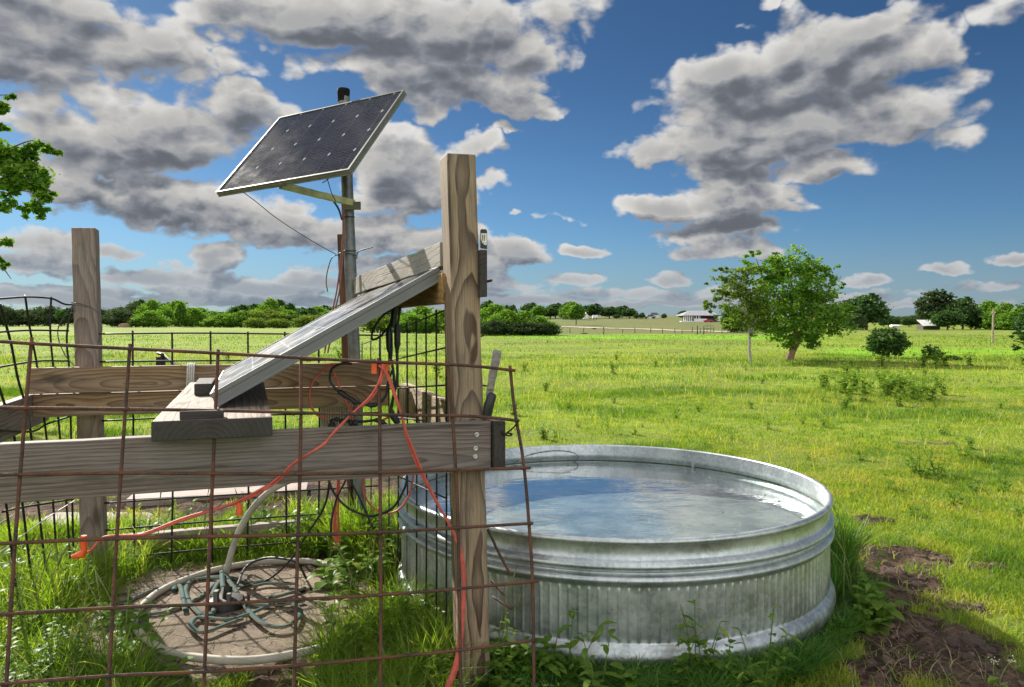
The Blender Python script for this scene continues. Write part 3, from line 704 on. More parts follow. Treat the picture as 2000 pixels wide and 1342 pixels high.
# ================================================================ SOLAR PANELS
def panel(name, corners, nrm, thick, frame_mat, cell_mat, lip, label, swap=False):
    """corners: near-low, far..., in order A,B,C,D on the glass side; frame hangs down along -nrm"""
    A, B, C, D_ = corners; root = empty(name, A); tag(root, label, 'solar panel')
    mb = MB()
    ctr = (A+B+C+D_)/4
    ins = [q+((ctr-q).normalized()*lip*1.42) for q in corners]
    # frame: outer wall, top lip, inner wall, bottom flange
    top = corners; bot = [q-nrm*thick for q in corners]; itop = ins; ibot = [q-nrm*.006 for q in ins]
    mid1 = [q-nrm*thick*.42 for q in corners]
    fl = [b_+((ctr-q).normalized()*lip*2.) for q, b_ in zip(corners, bot)]
    out = [(q-ctr).normalized() for q in corners]
    g1 = [q-nrm*thick*.30 for q in corners]; g2 = [q-nrm*thick*.34-o_*.003 for q, o_ in zip(corners, out)]
    g3 = [q-nrm*thick*.40-o_*.003 for q, o_ in zip(corners, out)]; g4 = [q-nrm*thick*.44 for q in corners]
    g5 = [q-nrm*thick*.84 for q in corners]; g6 = [q-nrm*thick*.90+o_*.003 for q, o_ in zip(corners, out)]
    b2 = [q+o_*.003 for q, o_ in zip(bot, out)]
    rings = [ibot, itop, top, g1, g2, g3, g4, g5, g6, b2, fl]
    vs = [q for r_ in rings for q in r_]; fs = []
    for k in range(len(rings)-1):
        for i in range(4):
            j = (i+1) % 4; fs.append((k*4+i, k*4+j, k*4+4+j, k*4+4+i))
    mb.add(vs, fs); fr = mb.build('frame', frame_mat, root)
    gl = MB(); z = .004
    q = [p-nrm*z for p in ins]; qb = [p-nrm*.014 for p in ins]
    uv = [(0, 0), (0, 1), (1, 1), (1, 0)]
    gl.add(q+qb, [(0, 1, 2, 3), (7, 6, 5, 4)], [uv, uv]); gl.build('solar_cells', cell_mat, root)
    bx = MB(); cc = ctr-nrm*.03+(B-A)*.3; ex = (D_-A).normalized(); ey = (B-A).normalized()
    bx.box(cc, (.14, .10, .03), Matrix((ex, ey, nrm)).transposed()); bx.build('junction_box', M['black'], root)
    return root
n_up = UZ*.868-E1*.496
ln = Vector((-1.135, 2.85, 1.210)); s_dir = (E1*.90+UZ*.512)
cs = [ln, ln+s_dir, ln+s_dir+E2*1.43, ln+E2*1.43]
n_up = (s_dir.cross(E2)).normalized(); n_up = n_up if n_up.z > 0 else -n_up
cs = [q+n_up*.058 for q in cs]
A, B, C, D_ = cs[0], cs[3], cs[2], cs[1]
low = panel('solar_panel', [A, B, C, D_], n_up, .058, M['alu'], M['cells_pale'], .012, 'pale dusty solar panel lying tilted between the plank and the tall brown post')
s_ = 4.85
A = Vector((-.401*.902*s_, .902*s_, H+.175*.902*s_)); B = Vector((-.315*s_, s_, H+.2763*s_)); C = Vector((-.1461*.9126*s_, .9126*s_, H+.3137*.9126*s_)); D_ = A+C-B
n_pan = (D_-A).cross(B-A).normalized(); n_pan = n_pan if n_pan.z > 0 else -n_pan
upp = panel('solar_panel', [A, B, C, D_], n_pan, .036, M['alu_dark'], M['cells'], .010, 'dark gridded solar panel held up on the steel pole against the clouds')
# bracket arm and plates of the raised panel
AD = (D_-A).normalized()
b0 = P(548, 362, 4.22); b1 = P(691, 397, 4.72)
o = board('bracket_arm', b0, b1, .040, .026, UZ, M['bracket'], upp, bevel=.002)
mb = MB(); mb.box(P(545, 357, 4.20), (.11, .05, .012), Matrix((AD, n_pan.cross(AD), n_pan)).transposed()); mb.build('bracket_plate', M['alu_dark'], upp)
mb = MB(); mb.box(P(689, 402, 4.705), (.10, .02, .05)); mb.build('bracket_plate', M['alu_dark'], upp)

# ================================================================ STEEL POLE, STAKE
pole = empty('steel_pole', P(709, 1096, 4.76)); tag(pole, 'round galvanised steel pole carrying the raised dark solar panel', 'pole')
mb = MB(); mb.tube([P(709, 1120, 4.76), P(692, 690, 4.76), P(681, 440, 4.76), P(671.5, 190, 4.76)], .038, 20); mb.build('pipe', M['pole'], pole, True, 40)
mb = MB(); mb.lathe([(0.001, .085), (.037, .083), (.0405, .078), (.0405, .052), (.0385, .048), (.0385, 0)], P(671, 199, 4.76), 20); mb.build('cap', M['cap'], pole, True, 40)
for py, rad in ((424, .041), (490, .0405)):
    c = P(692-(690-py)*.0445, py, 4.76); mb = MB()
    mb.tube([c+Vector((math.cos(t)*rad, math.sin(t)*rad, .004*math.sin(t))) for t in np.linspace(0, 2*math.pi, 25)[:-1]], .0035, 6, closed=True); mb.build('clamp_band', M['black'], pole, True)
mb = MB(); c = P(683.5, 397, 4.76)
mb.tube([c+Vector((math.cos(t)*.044, math.sin(t)*.044, 0)) for t in np.linspace(0, 2*math.pi, 25)[:-1]], .006, 6, closed=True); mb.build('u_bolt', M['alu_dark'], pole, True)
single(board('wooden_stake', P(696, 1120, 4.84), P(669, 458, 4.84), .062, .05, Vector((1, 0, 0)), M['stake']), 'narrow red-brown wooden stake strapped to the left of the steel pole', 'stake')
ctl = empty('controller_box', P(659, 832, 4.74)); tag(ctl, 'grey-green ribbed controller box hanging under the back rail beside the pole', 'controller box')
mb = MB(); c = P(659, 800, 4.745); mb.box(c, (.205, .06, .215)); mb.build('body', M['box'], ctl)
for k in range(13):
    mb = MB(); mb.box(c+Vector((-.094+k*.0157, -.036, .002)), (.006, .018, .205)); mb.build('cooling_fin', M['box'], ctl)
mb = MB(); mb.box(P(650, 831, 4.72), (.05, .04, .03)); mb.build('terminal', M['black'], ctl)

# small meter on the header end
mt = empty('small_meter', P(944.5, 486, 3.03)); tag(mt, 'small black and white meter standing on the blackened header end', 'meter')
mb = MB(); c = P(944.6, 467, 3.03)
prof = [(-.0135, -.035), (.0135, -.039), (.0135, .034), (.009, .039), (-.009, .039), (-.0135, .034)]
vs = [c+Vector((x, dy, z)) for dy in (-.012, .03) for x, z in prof]; k = len(prof)
mb.add(vs, [tuple(range(k)), tuple(range(2*k-1, k-1, -1))]+[(i, i+k, (i+1) % k+k, (i+1) % k) for i in range(k)]); mb.build('case', M['black'], mt)
mb = MB(); pr = [(-.0105, .022), (.0132, .022), (.0132, -.026), (.004, -.025), (-.005, -.016), (-.010, -.002)]
vs = [c+Vector((x, dy, z)) for dy in (-.0145, -.0118) for x, z in pr]; k = len(pr)
mb.add(vs, [tuple(range(k))]+[(i, i+k, (i+1) % k+k, (i+1) % k) for i in range(k)]); mb.build('scale_plate', M['plate'], mt)
mb = MB()
for x in (-.0045, .0045):
    for z in (.014, .009, .004, -.001, -.006): mb.box(c+Vector((x, -.0152, z)), (.0026, .001, .0030))
    mb.box(c+Vector((x-.0022*np.sign(x), -.0152, .004)), (.0008, .001, .022))
for x, z in ((0, -.016), (.004, -.019), (.009, -.021)): mb.box(c+Vector((x, -.0152, z)), (.002, .001, .002))
mb.build('scale_marks', M['black'], mt)
# old handle with a black grip
th = empty('old_tool', P(955, 812, 3.0)); tag(th, 'old grey wooden tool handle with black sleeve leaning right of the tall brown post', 'tool')
mb = MB(); mb.tube(catmull([P(953, 796, 3.02), P(956, 770, 3.02), P(962, 735, 3.02), P(968, 706, 3.02), P(972, 684, 3.02)], 6), [.013]*6+[.016]*6+[.018]*6+[.019]*6+[.014], 10, flat=(0, 1, 0)); mb.build('handle', M['tool'], th, True, 50)
mb = MB(); mb.tube([P(951, 815, 3.015), P(954, 795, 3.015), P(961, 772, 3.015), P(963, 768, 3.015)], [.019, .021, .019, .012], 10); mb.build('sleeve', M['black'], th, True, 40)

# ================================================================ MESH PANELS
def wires(root, lines, r, mat, name):
    for L in lines:
        mb = MB(); mb.tube(catmull(L, 5), r, 6); mb.build(name, mat, root, True)
def ext(pts, py):   # lengthen a photo polyline straight on to photo row py
    (x0, y0), (x1, y1) = pts[-2:]; return pts+[(x1+(x1-x0)*(py-y1)/(y1-y0), py)]
# rusty panel in front
def YM(px, py): return 2.99*(1-.08*(py-700)/642)/(1-SL*(px-CX)/F)
def PM(px, py, d=0.): return P(px, py, YM(px, py)+d)
rp = empty('mesh_panel', G(500, 1540)); tag(rp, 'rusty open wire mesh panel with square cells standing in front of the pen', 'wire mesh', 'wire mesh panels round the pen')
VL = [[(-140, 652), (-162, 870), (-182, 1080), (-205, 1342)], [(62, 660), (44, 870), (28, 1080), (12, 1342)], [(254, 672), (240, 870), (228, 1050), (212, 1342)],
      [(426, 683), (418, 870), (408, 1100), (398, 1342)], [(588, 695), (587, 870), (582, 1050), (574, 1342)], [(738, 700), (741, 800), (743, 1000), (744, 1180), (743, 1342)],
      [(873, 708), (884, 820), (889, 900), (894, 1000), (897, 1150), (900, 1342)], [(996, 714), (1005, 800), (1022, 900), (1033, 1020), (1040, 1140), (1043, 1342)]]
HL = [[(-160, 658), (0, 667), (63, 671), (254, 681), (426, 690), (588, 699), (741, 707), (875, 712), (935, 716), (1006, 724)],
      [(-165, 793), (0, 796), (63, 797), (240, 799), (420, 802), (587, 806), (741, 810), (884, 812), (950, 815), (1014, 822)],
      [(-180, 937), (0, 928), (44, 927), (240, 924), (418, 925), (587, 926), (741, 923), (888, 918), (1036, 914)],
      [(-190, 1074), (0, 1062), (230, 1052), (410, 1048), (585, 1045), (742, 1040), (893, 1031), (1041, 1022)],
      [(-200, 1214), (0, 1200), (225, 1187), (405, 1180), (580, 1171), (742, 1162), (895, 1150), (1051, 1135)],
      [(-210, 1352), (0, 1336), (220, 1320), (400, 1312), (575, 1300), (743, 1285), (897, 1270), (1049, 1250)],
      [(-215, 1490), (0, 1472), (400, 1446), (743, 1410), (1055, 1366)]]
wires(rp, [[PM(x, y) for x, y in ext(L, 1560)] for L in VL], .0064, M['rust'], 'upright_wire')
def px_line(L): return np.array([(q.x, q.y) for q in catmull([Vector((x, y, 0)) for x, y in L], 24)])
VPX = [px_line(ext(L, 1560)) for L in VL]
for L in HL:
    mb = MB(); mb.tube(catmull([PM(x, y, -.011) for x, y in L], 5), .0060, 6); hp_ = px_line(L)
    for vp in VPX:
        dd = ((hp_[:, None, :]-vp[None, :, :])**2).sum(-1); k = np.unravel_index(dd.argmin(), dd.shape)
        if dd[k] < 60: q = hp_[k[0]]; mb.lathe([(.0005, .009), (.0075, .006), (.0095, 0), (.0075, -.006), (.0005, -.009)], PM(q[0], q[1], -.006), 8)
    mb.build('cross_wire', M['rust'], rp, True)
# dark panel along the back
bp = empty('mesh_panel', Vector((-1.3, 4.75, 0))); tag(bp, 'dark wire mesh panel along the back of the pen behind the brown boards', 'wire mesh', 'wire mesh panels round the pen')
cB = 5.17
VB = [188, 259, 336, 411, 484, 556, 622, 684, 742]
wires(bp, [[on_line(cB, x+(4 if i % 2 else -2), 0.02), on_line(cB, x+2, .7), on_line(cB, x, 1.475+.012*math.sin(x))] for i, x in enumerate(VB)], .0062, M['black_wire'], 'upright_wire')
zz = [1.467, 1.305, 1.135, .96, .80, .64, .48, .32, .15]
wires(bp, [[on_line(cB-.012, 182, z), on_line(cB-.012, 400, z+.004*math.sin(9*z)), on_line(cB-.012, 745, z-.018)] for z in zz], .0052, M['black_wire'], 'cross_wire')
# dark drooping panel on the left side
lp = empty('mesh_panel', Vector((-2.4, 3.6, 0))); tag(lp, 'dark bent wire mesh panel on the left, drooping from the far left post', 'wire mesh', 'wire mesh panels round the pen')
def YL(px): return 3.54+(px)/66*.55 if px < 66 else 4.09+(px-66)/80*.20
def PL(px, py): return P(px, py, max(YL(px), 2.6))
LV = [[(-95, 620), (-60, 720), (0, 890), (12, 985), (21, 1060)], [(-50, 605), (0, 762), (28, 855), (44, 985), (53, 1060)], [(0, 594), (21, 669), (35, 740), (48, 785), (60, 845), (74, 980), (82, 1050)],
      [(49, 577), (58, 640), (70, 700), (76, 745), (88, 830), (103, 977), (109, 1060)], [(100, 580), (98, 644), (104, 718), (114, 820), (129, 977), (135, 1060)], [(145, 594), (132, 641), (131, 680), (135, 718), (138, 815), (141, 970), (143, 1060)]]
LH = [[(-95, 590), (0, 583), (46, 580), (78, 581), (100, 584), (122, 594), (146, 595)], [(-85, 655), (0, 648), (57, 645), (130, 646)], [(-60, 728), (0, 716), (72, 705), (132, 705)],
      [(-20, 840), (58, 843), (88, 828), (137, 812)], [(-10, 900), (60, 898), (138, 880)], [(0, 1000), (44, 990), (140, 975)]]
wires(lp, [[PL(x, y) for x, y in ext(L, 1180)] for L in LV], .0062, M['black_wire'], 'upright_wire')
wires(lp, [[PL(x, y)+Vector((.012, 0, 0)) for x, y in L] for L in LH], .0055, M['black_wire'], 'cross_wire')
# dark panel on the right side, between pen and tank
sp = empty('mesh_panel', Vector((-.6, 4.3, 0))); tag(sp, 'dark wire mesh panel along the right side of the pen behind the tall post', 'wire mesh', 'wire mesh panels round the pen')
def YR(px): return 1/(1/3.26+(868-px)/(868-707)*(1/5.3-1/3.26))
def PR(px, z): Y = YR(px); u = (px-CX)/F; return Vector((u*Y, Y, z))
def topz(px): Y = YR(px); return H-((602+(868-px)/(868-707)*68)-HY)/F*Y
RV = [707, 724, 741, 759, 777, 795, 813, 832, 852, 871]
wires(sp, [[PR(x, .02), PR(x+1, .7), PR(x, topz(x)+.01)] for x in RV], .0042, M['black_wire'], 'upright_wire')
rows = []
for k in range(9):
    L = [PR(x, topz(x)-k*.165-.01) for x in (705, 760, 815, 872)]
    if k in (1, 3): L += [P(905, L[-1][2]*0+(668 if k == 1 else 757), 3.27), P(945 if k == 1 else 957, 655 if k == 1 else 754, 3.24)]
    rows.append(L)
wires(sp, rows[:6], .0040, M['black_wire'], 'cross_wire')
wires(sp, [[P(940, 552, 3.2), P(960, 548, 3.05)], [P(953, 1034, 3.2), P(972, 1075, 3.13), P(996, 1121, 3.1)], [P(960, 1135, 3.2), P(985, 1162, 3.12)], [P(962, 1165, 3.2), P(1000, 1190, 3.1)]], .0055, M['rust'], 'loose_end')
# twisted tie wire at the rail end
tw = MB(); tw.tube(catmull([P(1011, 826, 2.93), P(1000, 838, 2.95), P(992, 844, 2.96), P(984, 850, 2.97), P(980, 842, 2.97)], 5), .0035, 6)
tw.tube(catmull([P(984, 849, 2.96), P(995, 851, 2.96), P(1000, 848, 2.96), P(992, 846, 2.95)], 5), .0035, 6)
single(tw.build('tie_wire', M['black_wire'], None, True), 'short twisted wire tying the rusty mesh edge to the blackened rail end', 'wire')

# ================================================================ CABLES
def cable(name, strands, r, mat, label, cat='cable', group=None, seg=8):
    mb = MB()
    for L in strands: mb.tube(catmull(L, 7), r, seg)
    return single(mb.build(name, mat, None, True, 60), label, cat, group)
def yr(px, off=0.): return 3.013/(1-SL*(px-CX)/F)+off
mainpx = [(748, 711), (745, 731), (734, 758), (717, 781), (688, 808), (648, 850), (630, 870), (577, 902), (549, 928), (521, 949), (464, 979), (415, 997), (352, 1018), (292, 1041), (260, 1046), (218, 1047), (197, 1053), (176, 1076), (155, 1083), (139, 1088)]
k1 = [P(x, y, yr(x, -.045)) for x, y in mainpx]; k2 = [P(x+2.5, y+4.5*math.sin(i*.9), yr(x, -.040)) for i, (x, y) in enumerate(mainpx[:-3])]
rc = empty('red_cable', k1[0]); tag(rc, 'long red cable slanting from the orange clamp down left across the grey near rail', 'cable', 'red cables')
mb = MB(); mb.tube(catmull(k1, 7), .0044, 8); mb.tube(catmull(k2, 7), .0044, 8); mb.build('cord', M['red'], rc, True, 60)
mb = MB(); q = [P(x, y, yr(x, -.05)) for x, y in ((164, 1046), (163, 1060), (165, 1072), (161, 1083), (141, 1088))]
mb.tube(q, [.009, .012, .010, .014, .007], 10); mb.build('plug', M['orange'], rc, True, 60)
mb = MB(); q = [P(x, y, yr(x, -.05)) for x, y in ((465, 982), (468, 992), (466, 1006))]; mb.tube(q, [.006, .011, .012], 10); mb.build('tag', M['orange'], rc, True, 60)
downpx = [(740, 714), (751, 724), (759, 741), (770, 772), (783, 807), (795, 848), (804, 870), (823, 917), (832, 937), (860, 993), (881, 1032), (899, 1081), (906, 1137), (903, 1204), (897, 1267), (888, 1310), (876, 1342), (866, 1390)]
D1 = [P(x, y, yr(x, -.05-.08*max(0, (y-950)/400))) for x, y in downpx]
D2 = [P(x+4*math.sin(i*.7)-1, y, yr(x, -.045-.08*max(0, (y-950)/400))) for i, (x, y) in enumerate(downpx)]
mb = MB(); mb.tube(catmull(D1, 7), .0045, 8); mb.tube(catmull(D2, 7), .0045, 8)
tail = catmull(D1[11:], 7); mb.tube(tail, [.004+.0075*min(1, i/20) for i in range(len(tail))], 8, flat=(0, 1, 0))
single(mb.build('red_cable', M['red'], None, True, 60), 'red cable hanging from the orange clamp down over the tall post', 'cable', 'red cables')
Yc = 3.3
R1 = [(688, 711), (655, 712), (646, 713.5), (628, 725.6), (614, 741), (606, 758.5), (604, 776), (608, 794), (617, 808), (628, 815.5), (643, 820), (652, 823)]
cable('red_cable', [[P(x, y, Yc) for x, y in R1], [P(x, y, Yc+.02) for x, y in ((647, 713), (667, 766), (686, 807), (690, 824))], [P(x, y, Yc+.03) for x, y in ((690, 785), (686, 800), (690, 822), (712, 824))]], .0046, M['red'], 'red cable curled in a wide loop against the brown back rail', group='red cables')
cable('red_cable', [[P(x, y, 3.45) for x, y in ((765, 795), (762, 812), (748, 820), (735, 823))], [P(x, y, 3.45) for x, y in ((709, 900), (709, 933), (712, 965), (727, 990), (751, 1002), (776, 997), (797, 972), (806, 940), (809, 900))]], .0045, M['red'], 'thin red cable sagging in a loop below the near rail in front of the tank', group='red cables')
cable('red_cable', [[P(x, y, 4.3) for x, y in ((664, 880), (660, 937), (655, 990), (652, 1030), (655, 1066))], [P(x, y, 4.3) for x, y in ((664, 880), (663, 940), (660, 1000), (663, 1062))], [P(x, y, 4.3) for x, y in ((660, 940), (655, 1010), (659, 1064))]], .0055, M['red'], 'red cable strands dropping straight to the grass beside the wooden stake', group='red cables')
oc = MB(); oc.box(PM(744, 716, .02), (.058, .03, .034)); oc.box(PM(733, 719, .02), (.02, .05, .04)); oc.box(PM(755, 711, .03), (.04, .02, .008)); oc.box(PM(748, 726, .02), (.012, .03, .04))
single(oc.build('cable_clamp', M['orange']), 'orange plastic clamp gripping the top wire of the rusty mesh', 'clamp')
# black leads
BG = 'black leads under the panel'
bl = empty('connector_lead', P(770, 605, 3.4)); tag(bl, 'black lead with fat connectors hanging straight down under the tilted panel', 'cable', BG)
mb = MB(); q1 = [(778, 598), (770, 606), (761, 645), (762, 691), (768, 724), (770, 765), (764, 800), (776, 826)]; q2 = [(782, 600), (776, 641), (775, 683), (776, 738), (768, 776), (764, 800)]
mb.tube(catmull([P(x, y, 3.42) for x, y in q1], 7), .0065, 8); mb.tube(catmull([P(x, y, 3.40) for x, y in q2], 7), .0065, 8); mb.build('cord', M['black'], bl, True, 60)
mb = MB(); mb.tube([P(761, 640, 3.42), P(760, 652, 3.42), P(761, 680, 3.42), P(764, 700, 3.42)], [.009, .017, .016, .006], 10); mb.build('connector', M['black'], bl, True, 60)
mb = MB(); mb.tube([P(776, 632, 3.40), P(776, 645, 3.40), P(776, 672, 3.40), P(775, 690, 3.40)], [.008, .015, .015, .006], 10); mb.build('connector', M['black'], bl, True, 60)
mb = MB(); mb.tube([P(774, 598, 3.40), P(770, 610, 3.40), P(768, 640, 3.40)], [.013, .015, .012], 10); mb.build('connector', M['black'], bl, True, 60)
mb = MB(); mb.tube([P(764, 800, 3.40), P(767, 812, 3.40), P(778, 828, 3.40)], [.008, .016, .014], 10); mb.build('connector', M['black'], bl, True, 60)
cable('looped_lead', [[P(x, y, 3.5) for x, y in ((785, 600), (762, 606), (743, 622), (729, 645), (726, 660), (732, 663), (745, 655), (760, 637), (772, 625))]], .0055, M['black'], 'thin black lead looping under the tilted panel left of the connectors', group=BG)
bk = empty('looped_lead', P(688, 710, 3.25)); tag(bk, 'black lead with a taped bulge curling in front of the brown back rail', 'cable', BG)
q = [(688, 711), (669, 710), (651, 718), (645, 731), (646, 747), (661, 765), (676, 774), (691, 784), (707, 789), (727, 790), (742, 786), (754, 771), (757, 752), (762, 734), (767, 722)]
mb = MB(); mb.tube(catmull([P(x, y, 3.25) for x, y in q], 7), .0055, 8); mb.build('cord', M['black'], bk, True, 60)
mb = MB(); mb.tube(catmull([P(x, y, 3.245) for x, y in ((660, 764), (668, 768), (677, 775), (686, 779), (693, 786), (700, 788))], 4), [.006]+[.012]*7+[.010]*6+[.012]*4+[.006]*3, 10); mb.build('taped_joint', M['black'], bk, True, 60)
mb = MB(); mb.tube([P(718, 791, 3.245), P(724, 792, 3.245), P(733, 791, 3.245), P(738, 788, 3.245)], [.007, .010, .010, .006], 10); mb.build('taped_joint', M['black'], bk, True, 60)
jn = MB()
for (x, y, r) in ((650, 823, .014), (658, 819, .011), (668, 823, .015), (676, 821, .012), (686, 826, .017), (694, 826, .016)):
    jn.tube([P(x-5, y+1, 3.28), P(x, y, 3.28), P(x+5, y+1, 3.28)], [r*.6, r, r*.6], 8)
jn.tube(catmull([P(698, 824, 3.3), P(715, 823, 3.3), P(735, 821, 3.3), P(748, 825, 3.3), (P(756, 828, 3.3))], 4), [.006]*8+[.011]*6+[.005]*3, 8)
single(jn.build('taped_joint', M['black'], None, True, 60), 'knotted row of black taped cable joints just above the near rail', 'cable joint')
cable('looped_lead', [[P(x, y, 3.35) for x, y in ((640, 900), (642, 937), (656, 968), (681, 993), (716, 1007), (741, 1005), (769, 990), (790, 954), (795, 933), (796, 900))]], .0055, M['black'], 'black lead sagging in a wide loop below the near rail', group=BG)
cable('looped_lead', [[P(x, y, 3.6) for x, y in ((680, 900), (676, 935), (658, 972), (648, 1015), (646, 1050))], [P(x, y, 3.6) for x, y in ((680, 900), (684, 935), (705, 979), (730, 1035))]], .005, M['black'], 'forked black lead hanging below the near rail beside the red strands', group=BG)
cable('pump_lead', [[G(464, 1142, .16), P(480, 1108, 4.35), P(510, 1092, 4.3), P(545, 1090, 4.25), P(580, 1100, 4.2), G(598, 1130, .06)]], .007, M['black'], 'black cable arching up from the well fitting over the slab')
cable('pump_lead', [[P(646, 900, 3.7), P(644, 937, 3.75), P(633, 990, 3.85), P(598, 1046, 4.0), P(563, 1099, 4.15), G(520, 1134, .06), G(470, 1148, .10)]], .006, M['black'], 'thin black cable slanting from the near rail down to the well fitting')
cable('sagging_cable', [[P(x, y, 4.70) for x, y in ((668, 398), (670, 440), (668, 480), (659, 560), (648, 612), (640, 650), (634, 690))], [P(x, y, 4.70) for x, y in ((670, 398), (672, 440), (670, 485), (664, 560), (653, 612), (648, 650), (640, 690))]], .0052, M['pink'], 'pair of faded red cables running down the steel pole')
cable('panel_lead', [[P(645, 388, 4.6), P(652, 394, 4.6), P(662, 410, 4.68), P(668, 430, 4.70)]], .006, M['black'], 'short black lead from the bracket arm to the steel pole')
cable('tie_wire', [[P(x, y, Y) for x, y, Y in ((473, 374, 4.33), (500, 394, 4.4), (540, 426, 4.5), (600, 465, 4.6), (655, 496, 4.72), (668, 497, 4.70))]], .0026, M['thin_wire'], 'thin dark stay wire from the raised panel corner down to the pole', 'wire')
cable('tie_wire', [[P(x, y, Y) for x, y, Y in ((660, 500, 4.74), (665, 494, 4.72), (684, 495, 4.705), (696, 499, 4.73), (700, 492, 4.76), (712, 487, 4.75), (728, 483, 4.72))], [P(x, y, 4.72) for x, y in ((697, 493), (697, 503), (695, 505))], [P(x, y, 4.70) for x, y in ((660, 497), (648, 504), (640, 528), (637, 550), (640, 570))]], .0035, M['thin_wire'], 'wire lashing round steel pole and stake with loose ends sticking out', 'wire')
cable('tie_wire', [[P(638, 346, 4.2), P(643, 362, 4.25), P(648, 378, 4.4), P(656, 393, 4.55)], [P(630, 357, 4.15), P(638, 352, 4.18), P(643, 348, 4.2)]], .0028, M['thin_wire'], 'thin wire hanging from the underside of the raised panel to the bracket arm', 'wire')
cable('tie_wire', [[P(x, y, 4.18) for x, y in ((142, 596), (148, 592), (165, 596), (186, 606), (196, 625), (199, 645), (192, 668))], [P(x, y, 4.19) for x, y in ((142, 597), (128, 615), (114, 640), (115, 665), (128, 695), (146, 716))], [P(x, y, 4.17) for x, y in ((140, 590), (146, 606), (139, 612), (146, 596), (170, 600))]], .003, M['thin_wire'], 'thin loops of wire wound round the far left post', 'wire')
cable('loose_wire', [[P(-15, 1030, 3.9), P(60, 985, 4.0), P(98, 950, 4.1)], [P(-15, 1090, 3.8), P(80, 1020, 4.0), P(150, 975, 4.2)]], .003, M['white_wire'], 'pale loose wires slanting over the bare dirt at the left edge', 'wire')
rp_ = MB()
for x in (367, 371, 375, 379):
    rp_.tube(catmull([P(x-2, 756, 4.22), P(x-1, 730, 4.22), P(x, 714, 4.25), P(x+1, 712, 4.34), P(x+1, 740, 4.44)], 5), .005, 6)
single(rp_.build('rope_scrap', M['rope'], None, True, 60), 'pale scrap of rope draped over the upper brown back board', 'rope')
dl = MB(); dl.tube([P(308, 690, 4.9), P(320, 693, 4.85), P(345, 716, 4.75)], .010, 6); dl.tube([P(312, 720, 4.85), P(318, 690, 4.85)], .012, 6); dl.box(P(314, 706, 4.86), (.05, .03, .06))
single(dl.build('gate_latch', M['black_wire'], None, True, 40), 'dark metal latch bar sticking up behind the back rail left of the plank', 'latch')

# ================================================================ SLAB, HOSES, WELL
def slab():
    c = Vector((-1.47, 3.88, 0)); k = 90; ring = []
    for i in range(k):
        t = 2*math.pi*i/k; r = .80+.06*math.sin(3*t+1)+.05*math.sin(5*t+2)+.035*math.sin(11*t)+.02*math.sin(23*t)
        ring.append((r*math.cos(t)*1.02, r*math.sin(t)*.98))
    mb = MB(); V = []; fr = [0.001, .2, .4, .6, .8, .93, 1.0, 1.01]
    zt = lambda x, y: .055+.012*(float(fbm(np.array([x*2.5+7.]), np.array([y*2.5+3.]), 4, 3)[0])-.5)*2
    fs = []
    for j, f in enumerate(fr):
        for x, y in ring:
            z = zt(x*f, y*f)-(.012 if j == 6 else 0) if j < 7 else -.12
            V.append((c.x+x*f, c.y+y*f, z))
    for j in range(len(fr)-1):
        for i in range(k): fs.append((j*k+i, j*k+(i+1) % k, (j+1)*k+(i+1) % k, (j+1)*k+i))
    mb.add(V, fs); o = mb.build('concrete_slab', M['concrete'], None, True, 50)
    single(o, 'cracked tan concrete slab on the ground inside the pen under the hoses', 'slab')
slab()
ZS = .062
hp = [(-10, 0, 0)]
loop1 = [(690, 1240), (640, 1262), (540, 1284), (450, 1290), (350, 1279), (300, 1258), (266, 1228), (263, 1208), (272, 1190), (300, 1163), (340, 1141), (400, 1119), (440, 1109), (500, 1099), (560, 1096), (610, 1097), (660, 1108)]
wp = MB(); wp.tube(catmull([G(x, y, ZS+.018) for x, y in loop1], 7), .0185, 12)
single(wp.build('water_pipe', M['hose'], None, True, 60), 'thick white water pipe lying in one wide loop round the slab', 'pipe', 'white water pipes')
rz = MB(); g0 = G(441, 1122, .07); Yg = g0.y
rz.tube(catmull([g0, P(449, 1090, Yg-.01), P(460, 1055, Yg-.03), P(476, 1020, Yg-.05), P(500, 985, Yg-.08), P(530, 958, Yg-.1), P(560, 941, Yg-.1), P(600, 926, Yg-.1), P(650, 915, Yg-.1)], 7), .0185, 12)
single(rz.build('water_pipe', M['hose'], None, True, 60), 'white water pipe bending up from the well towards the near rail', 'pipe', 'white water pipes')
def zq(zx, zy): return (250+zx/5.37, 1070+zy/5.37)
HP = [
 ([(-120, 590), (0, 560), (120, 500), (350, 410), (560, 370), (760, 312), (900, 305), (970, 300)], .02),
 ([(970, 235), (1100, 400), (1200, 560), (1300, 700), (1430, 800), (1600, 832), (1740, 780), (1810, 670), (1720, 585), (1560, 572), (1420, 630), (1250, 700), (1050, 750), (850, 735), (720, 735), (660, 810), (735, 878), (850, 872), (1050, 795), (1200, 745)], .035),
 ([(960, 318), (780, 318), (660, 350), (605, 440), (640, 560), (715, 655), (800, 725)], .03),
 ([(-60, 680), (100, 695), (300, 686), (480, 645), (650, 572), (780, 500), (880, 405), (960, 345)], .02),
 ([(600, 650), (585, 560), (562, 440), (535, 392), (495, 400), (480, 440)], .04),
 ([(1080, 312), (1230, 345), (1330, 360), (1420, 345)], .02), ([(1150, 392), (1280, 408), (1450, 375), (1650, 372), (1760, 375)], .03),
 ([(1230, 590), (1450, 600), (1650, 590), (1850, 555)], .02), ([(1480, 530), (1640, 490), (1860, 420)], .02), ([(865, 705), (905, 640), (885, 520), (910, 430), (965, 345)], .04),
 ([(985, 245), (990, 350), (1005, 450), (1010, 540)], .10)]
gh = MB()
for pts, dz in HP: gh.tube(catmull([G(*zq(x, y), ZS+dz*.4) for x, y in pts], 8), .0135, 12, flat=(0, 0, 1))
